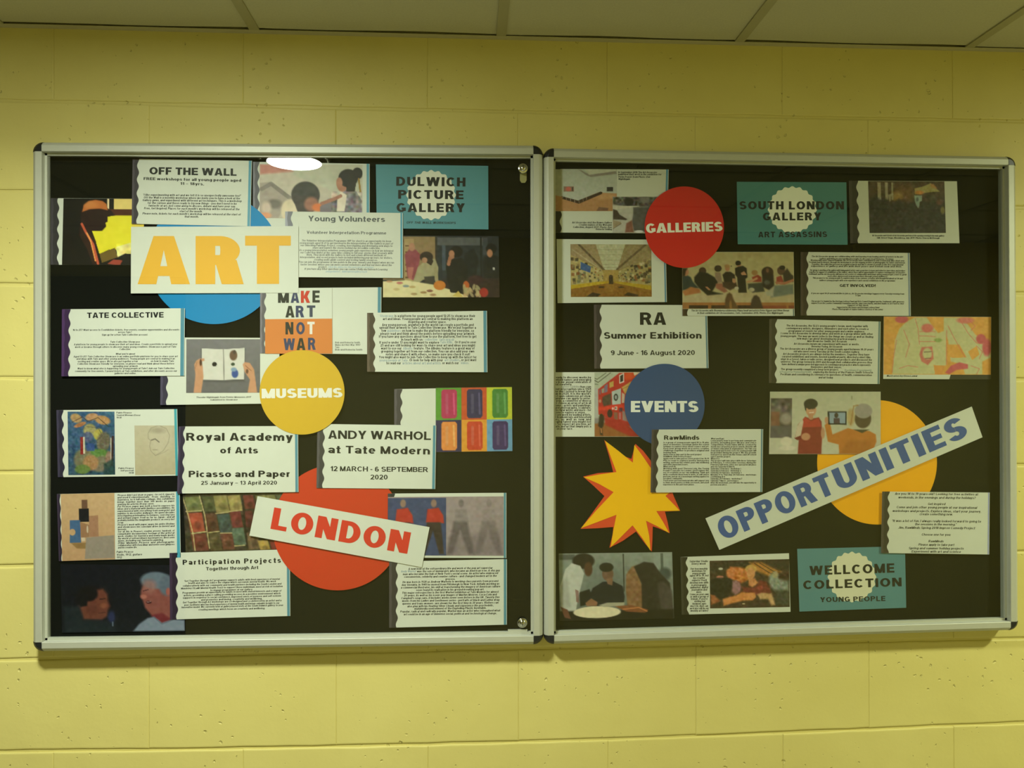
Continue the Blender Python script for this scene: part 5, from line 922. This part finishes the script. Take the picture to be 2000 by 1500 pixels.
# boy in a red jacket
s = Sheet('photo_print', [(1504, 765), (1720, 765), (1720, 887), (1502, 887)], 3, 'print of a smiling boy in a red jacket being filmed on a tablet', 'photo', WR, band=0, edge=0)
def f(p):
    p.grad((168, 172, 140), (178, 180, 152)); p.rect(155, 705, 306, 984, (86, 80, 70)); p.mottle(16, 5, (155, 705, 306, 984)); p.rect(160, 800, 220, 900, (130, 74, 50), .7, 3); p.ell(265, 850, 40, 40, (150, 144, 130), .5, .8); p.rect(158, 900, 306, 984, (84, 80, 82), .7, 2); p.ell(270, 1010, 40, 34, (196, 192, 164), .3); p.ell(280, 1055, 60, 16, (194, 190, 164), .3)
    p.poly([(350, 1098), (356, 1000), (330, 985), (350, 890), (400, 835), (440, 850), (495, 840), (515, 870), (520, 960), (515, 1098)], (128, 36, 30), 1, 2); p.poly([(370, 870), (400, 838), (440, 865), (495, 845), (514, 905), (380, 910)], (172, 50, 38), 1, 2); p.poly([(330, 985), (345, 900), (380, 850), (388, 870), (372, 960), (355, 995)], (186, 174, 146), 1, 1.5); p.poly([(325, 985), (372, 965), (385, 990), (345, 1000)], (110, 26, 24)); p.ell(405, 975, 32, 26, (180, 128, 92), .3); p.ell(525, 950, 14, 40, (176, 130, 96), .4)
    p.ell(440, 790, 37, 42, (186, 138, 100), .15); p.poly([(420, 815), (458, 815), (455, 850), (440, 860), (425, 848)], (176, 124, 88)); p.ell(438, 745, 49, 36, (44, 40, 32), .15); p.poly([(392, 745), (412, 745), (404, 800), (396, 780)], (44, 40, 32)); p.line([(430, 808), (458, 804)], 6, (214, 200, 180)); p.line([(422, 782), (436, 780)], 5, (60, 40, 32)); p.line([(450, 780), (466, 778)], 5, (60, 40, 32))
    p.ell(805, 850, 58, 66, (76, 62, 44), .15); p.ell(808, 795, 62, 52, (138, 134, 124), .15); p.ell(720, 840, 26, 60, (170, 150, 96), .5); p.line([(720, 890), (740, 760), (770, 755)], 10, (150, 110, 60), .7)
    p.poly([(537, 895), (555, 875), (575, 880), (592, 960), (700, 915), (760, 930), (850, 935), (896, 960), (900, 1010), (880, 1062), (840, 1098), (640, 1098), (636, 1030), (560, 1010)], (178, 108, 36), 1, 2); p.poly([(700, 1000), (880, 1000), (840, 1098), (640, 1098)], (150, 88, 28), .6, 8); p.ell(550, 860, 14, 24, (176, 130, 96), .3); p.poly([(740, 925), (850, 925), (800, 950)], (60, 56, 36), 1, 2)
    p.poly([(556, 797), (690, 797), (690, 893), (563, 890)], (28, 28, 30)); p.poly([(568, 806), (682, 806), (682, 883), (573, 881)], (126, 148, 160)); p.poly([(600, 882), (600, 845), (640, 845), (645, 882)], (70, 50, 60)); p.ell(618, 826, 14, 18, (60, 50, 46), .3); p.line([(726, 692), (726, 712)], 5, (120, 112, 80)); p.mottle(3, 4)
pic('picture', (1502, 765, 1720, 887, (172, 174, 144), zJ), [(1504, 765.3), (1719.8, 765.3), (1719.8, 886.7), (1502, 886.7)], 0, s, f, WR)
disc_paper('card_disc', (1713, 903), (117, 121.5), 1, 'large golden card disc behind the tilted OPPORTUNITIES banner', 'disc', (212, 152, 10), WR)
q = np.array([(1377.8, 1012.5), (1898, 794), (1919, 854), (1405, 1074)], float)
a, b = loc(q, 14, -23, 13.0)
banner(q, 6, 'long white slanting banner with blue letters OPPORTUNITIES', WR, (52, 78, 122), [('OPPORT', a, a+(b-a)*.457, 44, .27, .12), ('UNITIES', a+(b-a)*.474, b, 44, .27, .12)])
# weekend activities text
z = Z(1715, 955, 8.889)
s = Sheet('paper_notice', [(1723, 960), (1933, 962), (1932, 1083), (1721, 1080)], 5, 'white page of short centred lines, overlapping the teal WELLCOME COLLECTION card', 'notice', WR, band=13, bandcol=(46, 42, 32), edge=2, edgecol=(120, 128, 160), waves=5)
p = s.text(); lines(p, z, [(292, 1735, 92, 'Are you 14 to 19 years-old? Looking for free activities at'), (350, 1690, 155, 'weekends, in the evenings and during the holidays?'), (862, 1165, 265, 'Get inspired'), (320, 1715, 325, 'Come and join other young people at our inspirational'), (248, 1785, 390, 'workshops and projects. Explore ideas, start your journey,'), (720, 1295, 443, 'create something new.'), (240, 1785, 563, '"It was a lot of fun. I always really looked forward to going to'), (640, 1360, 618, 'the sessions in the morning."'), (350, 1680, 680, 'Jim, RawMinds Spring 2018 Improv Comedy Project'), (755, 1260, 797, 'Choose one for you:'), (875, 1135, 912, 'RawMinds'), (700, 1320, 972, 'Please apply to take part'), (530, 1485, 1035, 'Spring and summer holiday projects'), (580, 1435, 1092, 'Experiment with art and science')], 4.5, KR, slope=.008, t=.17, slant=.18); s.done()
badge_card([(1557, 1072), (1767.5, 1067), (1770, 1187), (1561.5, 1194.5)], 2, 'teal card titled WELLCOME COLLECTION with a cream scalloped circle', (74, 118, 112), WR, (1664, 1127), (46, 48),
  [('WELLCOME', zM(683, 972), zM(1152, 957), 18, .23), ('COLLECTION', zM(648, 1050), zM(1192, 1033), 17, .23), ('YOUNG PEOPLE', zM(742, 1121), zM(1102, 1114), 9.6, .21)])
# studio print with text column
z = Z(1325, 1075, 8.889)
s = Sheet('photo_print', [(1329, 1088), (1541, 1080.5), (1544, 1195), (1332, 1200.5)], 1, 'print of a fair-haired person in maroon beside a narrow text column', 'photo', WR, band=12, bandcol=(34, 32, 22), edge=0, waves=5)
def f(p):
    p.mottle(8, 6); p.rect(540, 170, 1930, 330, (44, 40, 28), .8, 10); p.poly([(1240, 180), (1450, 180), (1800, 360), (1600, 450), (1350, 340)], (166, 112, 44), 1, 6)
    for k in range(4): p.line([(1330+90*k, 200-5*k), (1620+70*k, 400-30*k)], 16, (60, 40, 22), .8)
    p.poly([(830, 330), (900, 250), (1060, 260), (1240, 300), (1260, 480), (1100, 560), (930, 480)], (186, 108, 48), 1, 5); p.mottle(14, 4, (830, 250, 1240, 560)); p.ell(905, 380, 70, 90, (190, 112, 60), .5); p.ell(735, 285, 40, 22, (176, 178, 150), .5); p.ell(720, 440, 62, 30, (170, 104, 84), .4)
    p.poly([(545, 500), (640, 455), (760, 450), (900, 470), (945, 520), (930, 640), (880, 760), (800, 860), (560, 770)], (30, 27, 19), 1, 4); p.poly([(940, 520), (1000, 500), (1060, 540), (1092, 620), (1070, 720), (990, 780), (930, 700)], (146, 104, 104), 1, 4)
    p.ell(1265, 300, 100, 80, (188, 148, 72), .3); p.ell(1262, 385, 74, 105, (196, 136, 80), .3); p.poly([(1220, 480), (1330, 470), (1400, 560), (1290, 640), (1220, 600)], (192, 126, 72), 1, 4); p.poly([(1100, 620), (1240, 640), (1310, 640), (1400, 560), (1400, 510), (1530, 540), (1620, 740), (1400, 790), (1120, 720)], (112, 42, 32), 1, 5); p.ell(1420, 650, 50, 40, (160, 66, 48), .7, .7)
    p.poly([(1590, 430), (1660, 360), (1720, 360), (1750, 480), (1920, 540), (1925, 720), (1700, 730), (1620, 640), (1575, 540)], (124, 138, 118), 1, 6); p.mottle(12, 4, (1580, 360, 1925, 720)); p.ell(1690, 420, 50, 60, (164, 150, 104), .5, .8); p.rect(1690, 700, 1930, 970, (58, 62, 46), .9, 8)
    p.poly([(550, 760), (620, 770), (720, 880), (560, 950)], (150, 88, 46), 1, 4); p.poly([(765, 840), (1000, 780), (1100, 720), (1200, 735), (1330, 740), (1340, 820), (1290, 880), (1130, 880), (880, 940), (780, 970)], (196, 124, 60), 1, 4); p.ell(1270, 800, 70, 60, (204, 136, 74), .5); p.poly([(1370, 770), (1450, 740), (1620, 760), (1660, 860), (1680, 970), (1620, 980), (1560, 860), (1420, 860)], (184, 146, 92), 1, 4); p.ell(1130, 940, 26, 12, (186, 170, 130), .5); p.mottle(8, 3)
pic('picture', (1386, 1090, 1543, 1189, (60, 44, 28), z, .9), [(1386, 1095.3), (1541.3, 1092), (1542.5, 1185.5), (1387, 1188.3)], 0, s, f, WR)
p = s.text()
for (x0, x1, y, t_) in ((192, 512, 192, 'Saturday Studio'), (230, 475, 235, 'Every week'), (205, 505, 322, 'Our free monthly'), (232, 478, 360, 'workshops for'), (240, 472, 402, 'young people'), (197, 518, 440, 'aged 14 to 19, led'), (258, 458, 482, 'by creative'), (232, 488, 522, 'experts! You\'ll'), (197, 520, 563, 'develop new skills'), (225, 495, 605, 'in photography,'), (205, 512, 645, 'animation, digital'), (228, 495, 686, 'journalism and'), (312, 402, 725, 'more.'), (197, 525, 765, 'Come on your own'), (205, 525, 805, 'or with a group of'), (215, 505, 845, 'friends. If you\'re'), (275, 465, 886, 'visiting but'), (245, 482, 928, 'between ages'), (205, 515, 968, 'don\'t fit, they can'), (197, 525, 1010, "we'd also still do our"), (208, 515, 1050, 'weekly art lates!')):
    lines(p, z, [(x0, x1, y, t_)], 3.8, KR, slope=-.01, t=.19, slant=.15)
s.done()
# three people at a white table
s = Sheet('photo_print', [(1091, 1081), (1313, 1078), (1317, 1208), (1093, 1213)], 1, 'print of three people around a white round table, bottom left of right case', 'photo', WR, band=0, edge=0, white=(24, 22, 16))
def f(p):
    p.grad((122, 134, 118), (86, 96, 84)); p.rect(95, 765, 200, 800, (60, 66, 60), .8, 3); p.ell(400, 960, 140, 120, (96, 108, 98), .8, .6); p.rect(505, 765, 514, 1010, (52, 56, 46)); p.rect(700, 765, 815, 930, (128, 142, 128), .9, 3); p.rect(745, 765, 762, 900, (76, 86, 76)); p.ell(770, 900, 40, 40, (60, 70, 66), .5)
    p.poly([(225, 1010), (290, 990), (320, 1080), (230, 1100)], (24, 24, 20), 1, 2); p.poly([(280, 1050), (310, 985), (375, 945), (440, 942), (500, 975), (512, 1040), (505, 1100), (290, 1100)], (22, 25, 30), 1, 2); p.ell(408, 895, 36, 44, (100, 74, 54), .2); p.ell(400, 852, 45, 30, (30, 28, 22), .2); p.poly([(395, 925), (440, 925), (435, 970), (405, 960)], (120, 88, 62), 1, 2); p.poly([(262, 1080), (300, 1050), (340, 1075), (335, 1100), (270, 1100)], (130, 90, 60), 1, 2)
    p.ell(255, 810, 70, 50, (34, 28, 22), .2); p.ell(285, 862, 26, 46, (76, 48, 32), .3); p.poly([(104, 970), (140, 860), (180, 822), (235, 840), (258, 890), (235, 980), (215, 1050), (200, 1145), (110, 1125)], (168, 174, 156), 1, 2); p.poly([(104, 970), (150, 900), (170, 1100), (110, 1125)], (140, 146, 130), .7, 5); p.poly([(200, 990), (220, 1000), (222, 1080), (205, 1070)], (120, 84, 74), .8)
    p.poly([(525, 900), (560, 850), (600, 840), (620, 960), (660, 1150), (530, 1130), (520, 1000)], (122, 88, 54), 1, 3); p.mottle(8, 4, (520, 850, 650, 1150)); p.poly([(575, 850), (640, 820), (700, 830), (745, 900), (800, 960), (818, 1180), (620, 1180), (620, 960)], (36, 31, 26), 1, 3); p.poly([(720, 960), (760, 950), (812, 1010), (818, 1150), (740, 1150)], (66, 58, 54), .9, 5)
    p.rect(95, 1130, 820, 1220, (22, 18, 12), 1, 4); p.poly([(104, 1100), (150, 1120), (170, 1180), (130, 1170)], (96, 58, 40), 1, 2); p.ell(335, 1140, 150, 38, (202, 196, 154), .08); p.poly([(440, 1100), (560, 1100), (660, 1130), (640, 1150), (520, 1140)], (120, 70, 36), 1, 2); p.line([(500, 1125), (600, 1115), (650, 1140)], 8, (176, 110, 60)); p.poly([(345, 1095), (400, 1080), (510, 1080), (508, 1100), (380, 1108)], (150, 150, 120), 1, 2); p.mottle(4, 4)
pic('picture', (1091, 1078, 1317, 1213, (100, 110, 96), zK), [(1091.3, 1081.3), (1312.7, 1078.3), (1316.7, 1207.7), (1093.3, 1212.7)], 0, s, f, WR)
# starburst
o = empty('starburst', tuple(U([(1235, 965)], ybase(3))[0])); tag(o, 'yellow and red paper starburst left of the RawMinds notice', 'starburst')
red = [(383, 60), (450, 140), (553, 180), (578, 86), (625, 128), (672, 188), (700, 300), (790, 330), (816, 410), (857, 503), (762, 508), (778, 570), (792, 643), (722, 612), (686, 600), (684, 680), (680, 757), (640, 710), (582, 632), (500, 690), (416, 734), (436, 650), (440, 604), (340, 612), (236, 616), (300, 530), (385, 412), (322, 352), (252, 290), (345, 268), (440, 262), (415, 165)]
yel = [(388, 66), (470, 128), (562, 203), (566, 140), (572, 92), (625, 165), (676, 240), (740, 330), (790, 392), (765, 410), (812, 458), (855, 503), (708, 505), (750, 572), (788, 641), (715, 600), (644, 565), (664, 660), (672, 752), (620, 672), (560, 594), (490, 664), (424, 730), (440, 628), (460, 528), (350, 570), (238, 612), (335, 500), (442, 387), (350, 335), (256, 294), (360, 276), (460, 262), (418, 150)]
def star(name, pts, y, col, W, par):
    p = np.array([zK(*a) for a in pts]); k = len(p)
    import mathutils
    tris = mathutils.geometry.tessellate_polygon([[Vector((a[0], -a[1], 0)) for a in p]])
    f_ = U(p, y); b_ = f_.copy(); b_[:, 1] += .0004; Fc = [tuple(t) for t in tris]+[(i, i+k, (i+1) % k+k, (i+1) % k) for i in range(k)]
    mesh(name, np.vstack([f_, b_]), Fc, M_INK, par, np.tile(base(col, W), (2*k, 1)))
star('red_layer', red, ybase(3), (186, 62, 28), WR, o); star('yellow_layer', yel, ybase(3)-.0006, (218, 164, 8), WR, o)
# EVENTS disc, RawMinds
disc_paper('card_disc', (1298, 790.5), (78.3, 80), 5, 'blue card disc lettered EVENTS in white', 'disc', (36, 64, 98), WR, ('EVENTS', zI(680, 888), zI(1200, 888), 21.8), tcol=(200, 206, 180))
z = Z(1265, 830, 8.511)
s = Sheet('paper_notice', [(1273, 839), (1490.5, 838), (1489, 961), (1270.5, 962)], 7, 'white notice headed RawMinds with two text columns, beside the starburst', 'notice', WR, band=12, bandcol=(46, 40, 36), edge=3, edgecol=(84, 116, 118))
p = s.text('heading'); put(p, 'RawMinds', z(272, 245), z(858, 245), 8.4, KR, t=.22, sg=14); s.done(); p = s.text()
C1 = ['is a group of young people aged 14 to 19 who', 'meet at museums, exchange and in the school', 'holidays to explore ideas about science and art.', 'Each year group work on a series creative', 'challenge together to produce original and', 'inspiring work.', 'Apply now to take part in the next project', 'RawMinds 2020 Poetry Project', 'Apply now to take part in a free project for 14-19', 'Places now to explore poetry and poetry', 'writing, and how this relates your own wellbeing', 'and other important issues.', "What you'll do", 'Working with poet Theresa Lola, the Young', "People's Laureate for London, you'll explore the", 'use of creativity on our own wellbeing. Think and', 'write creatively about how to write, to edit and to', 'perform, and go on a monologue writing against to', 'excellent community.', "You'll never perform material who will support you", 'to think about poetry so little you touch, and you\'ll', 'experience in this part next phase.']
E1 = {5: 475, 6: 895, 7: 725, 11: 672, 12: 468, 18: 580, 21: 775}
for i, t_ in enumerate(C1): lines(p, z, [(263-i*.3, E1.get(i, 1018), 294+i*33.3, t_)], 2.9, KR, t=.2)
C2 = ["What you'll get", 'Learn poetry how to perform and communicate', 'poetry, including peer library and voice', 'competition. Poem video will be created by', 'world-class art poetry projects awards. Benefits will', 'of future education & employment. The full cost', 'from meal and travel costs for young people will', 'be provided during the project. We also provide', 'transport to and from the venues and 20 school', 'space and the project.', 'When it is', 'The project will take place with three Saturdays', 'in February, 5 consecutive sessions during the', 'February half-term, other one special break place', 'and one Saturday in March.', 'Saturday 1 February - workshop 1', 'Saturday 8 February - workshop 2', 'Saturday 15 February - workshop 3', 'Monday 17 to Thursday 20 February - workshops', 'continuing 4-6', 'Saturday 29 February - workshop 7', 'Saturday 7 March - performance', 'After the workshops, you will take the opportunity to', 'perform your piece.']
E2 = {0: 1270, 9: 1380, 10: 1195, 14: 1450, 15: 1550, 16: 1550, 17: 1560, 19: 1285, 20: 1570, 21: 1510, 23: 1320}
for i, t_ in enumerate(C2): lines(p, z, [(1052-i*.3, E2.get(i, 1805), 230+i*33.3, t_)], 2.9, KR, t=.2)
s.done()
# red room print with a text column
z = Z(1075, 720, 10.714)
s = Sheet('photo_print', [(1072, 727), (1297, 726.5), (1297, 853), (1072, 853)], 2, 'page with text column and print of a red gallery room, behind EVENTS disc', 'photo', WR, band=0, edge=0)
def f(p):
    p.grad((170, 176, 148), (160, 160, 130)); p.poly([(925, 80), (1440, 80), (1000, 430), (925, 330)], (158, 170, 142)); p.line([(930, 200), (980, 220), (1170, 85)], 12, (70, 70, 50)); p.line([(925, 245), (1000, 285), (1260, 85)], 14, (60, 58, 42)); p.line([(930, 320), (1000, 330)], 8, (80, 80, 62)); p.rect(925, 400, 1005, 1040, (156, 160, 150), .8, 2)
    p.poly([(1000, 430), (1440, 90), (1900, 80), (1900, 1300), (1500, 1150), (1005, 960)], (172, 36, 30), 1, 1.5); p.poly([(1550, 80), (1900, 80), (1900, 140), (1600, 260), (1560, 200)], (196, 62, 24), 1, 2); p.poly([(1740, 80), (1900, 80), (1760, 150)], (190, 180, 140)); p.poly([(1010, 800), (1560, 740), (1560, 830), (1010, 880)], (206, 46, 30), .9, 4)
    p.poly([(1440, 140), (1540, 90), (1545, 280), (1445, 315)], (206, 200, 180)); p.poly([(1460, 150), (1525, 115), (1525, 260), (1462, 290)], (40, 34, 30)); p.poly([(1235, 290), (1325, 255), (1325, 370), (1240, 405)], (176, 150, 70), 1, 1.5); p.poly([(1130, 360), (1200, 310), (1195, 480), (1130, 510)], (110, 100, 120), 1, 1.5); p.poly([(1070, 430), (1125, 400), (1125, 500), (1075, 515)], (140, 140, 120)); p.rect(1020, 440, 1055, 540, (120, 80, 90))
    p.poly([(1285, 480), (1478, 410), (1475, 740), (1295, 758)], (156, 172, 160), 1, 1.2); p.ell(1372, 600, 46, 76, (40, 44, 42), .2); p.ell(1372, 600, 24, 44, (140, 154, 146), .3); p.poly([(1090, 600), (1150, 560), (1270, 520), (1275, 750), (1120, 790), (1085, 700)], (74, 60, 46), 1, 3); p.poly([(1495, 390), (1700, 260), (1640, 480), (1560, 530)], (186, 150, 70), 1, 2); p.line([(1500, 430), (1640, 360)], 8, (110, 60, 40)); p.poly([(1500, 500), (1560, 540), (1550, 720), (1495, 720)], (190, 170, 140), 1, 2); p.ell(1040, 680, 26, 36, (176, 120, 90), .4)
    p.ell(1245, 940, 54, 88, (48, 32, 30), .2); p.poly([(1345, 795), (1400, 790), (1398, 870), (1345, 868)], (196, 176, 160)); p.ell(1368, 830, 14, 22, (40, 30, 30), .3); p.ell(1308, 835, 22, 26, (210, 170, 160), .4); p.poly([(1330, 910), (1410, 920), (1410, 1080), (1335, 1060)], (128, 84, 64), 1, 2); p.rect(1436, 920, 1480, 1060, (176, 96, 96)); p.poly([(1505, 880), (1560, 900), (1620, 1110), (1510, 1080)], (140, 120, 110), 1, 3); p.rect(1440, 820, 1510, 900, (84, 36, 56))
    p.poly([(925, 1150), (1010, 1130), (1500, 1150), (1860, 1430), (925, 1430)], (140, 84, 38), 1, 3); p.poly([(1120, 1010), (1540, 1110), (1900, 1430), (1700, 1430), (1150, 1180)], (160, 30, 26), 1, 4); p.rect(920, 1040, 1010, 1150, (120, 116, 110), .9, 4)
    p.ell(1065, 980, 36, 34, (44, 36, 24), .3); p.poly([(1020, 1000), (1120, 980), (1130, 1060), (1110, 1200), (1080, 1250), (1100, 1400), (1040, 1390), (1040, 1240), (1000, 1200)], (46, 36, 24), 1, 3); p.line([(1060, 1260), (1070, 1340)], 26, (170, 110, 60)); p.mottle(4, 4)
pic('picture', (1161, 727, 1297, 853, (170, 60, 40), z, 1.0), [(1161, 727.3), (1296.5, 726.8), (1296.5, 852.6), (1161, 852.6)], 0, s, f, WR)
p = s.text()
C3 = ['Our ready to discover works by', 'household names and emerging', 'artists in our annual celebration of', 'art and creativity.', 'The                                has run', 'without interruption since 1769', "and we don't intend to break that", "streak in 2020. It is the world's", 'largest open submission art show.', 'And anyone can apply to enter.', 'Each year, a committee of diverse', 'artists choose an array of art in all', 'mediums - prints and paintings,', 'film and photography, sculpture,', 'architectural works and more - for', 'everyone to explore or enjoy.', "You'll see work by leading artists,", 'Royal Academicians and household', 'names,  as  well  as  new  and', 'emerging talent you might not', 'know. So, expect art you love, art', 'you hate, and art that simply puts a', 'smile on your face.']
E3 = {3: 455, 15: 730, 22: 468}
for i, t_ in enumerate(C3): lines(p, z, [(-20, E3.get(i, 852), 188+i*48.8, t_)], 4.1, KR, t=.2)
lines(p, z, [(225, 622, 382, 'Summer Exhibition')], 4.1, base((130, 138, 120), WR), t=.14); s.done()
# RA Summer Exhibition
s = Sheet('paper_notice', [(1160, 595), (1381, 596), (1384, 719), (1161, 720)], 3, 'white notice headed RA Summer Exhibition, above the EVENTS disc', 'notice', WR, band=13, bandcol=(48, 42, 38), edge=3, edgecol=(84, 116, 118))
p = s.text('heading'); put(p, 'RA', zI(750, 215), zI(952, 215), 24.3, KR, t=.23, sg=24); put(p, 'Summer Exhibition', zI(472, 322), zI(1225, 321), 12.8, KR, t=.22, sg=18); s.done()
p = s.text(); put(p, '9 June - 16 August 2020', zI(525, 449), zI(1173, 447), 9.4, KR, t=.18); s.done()
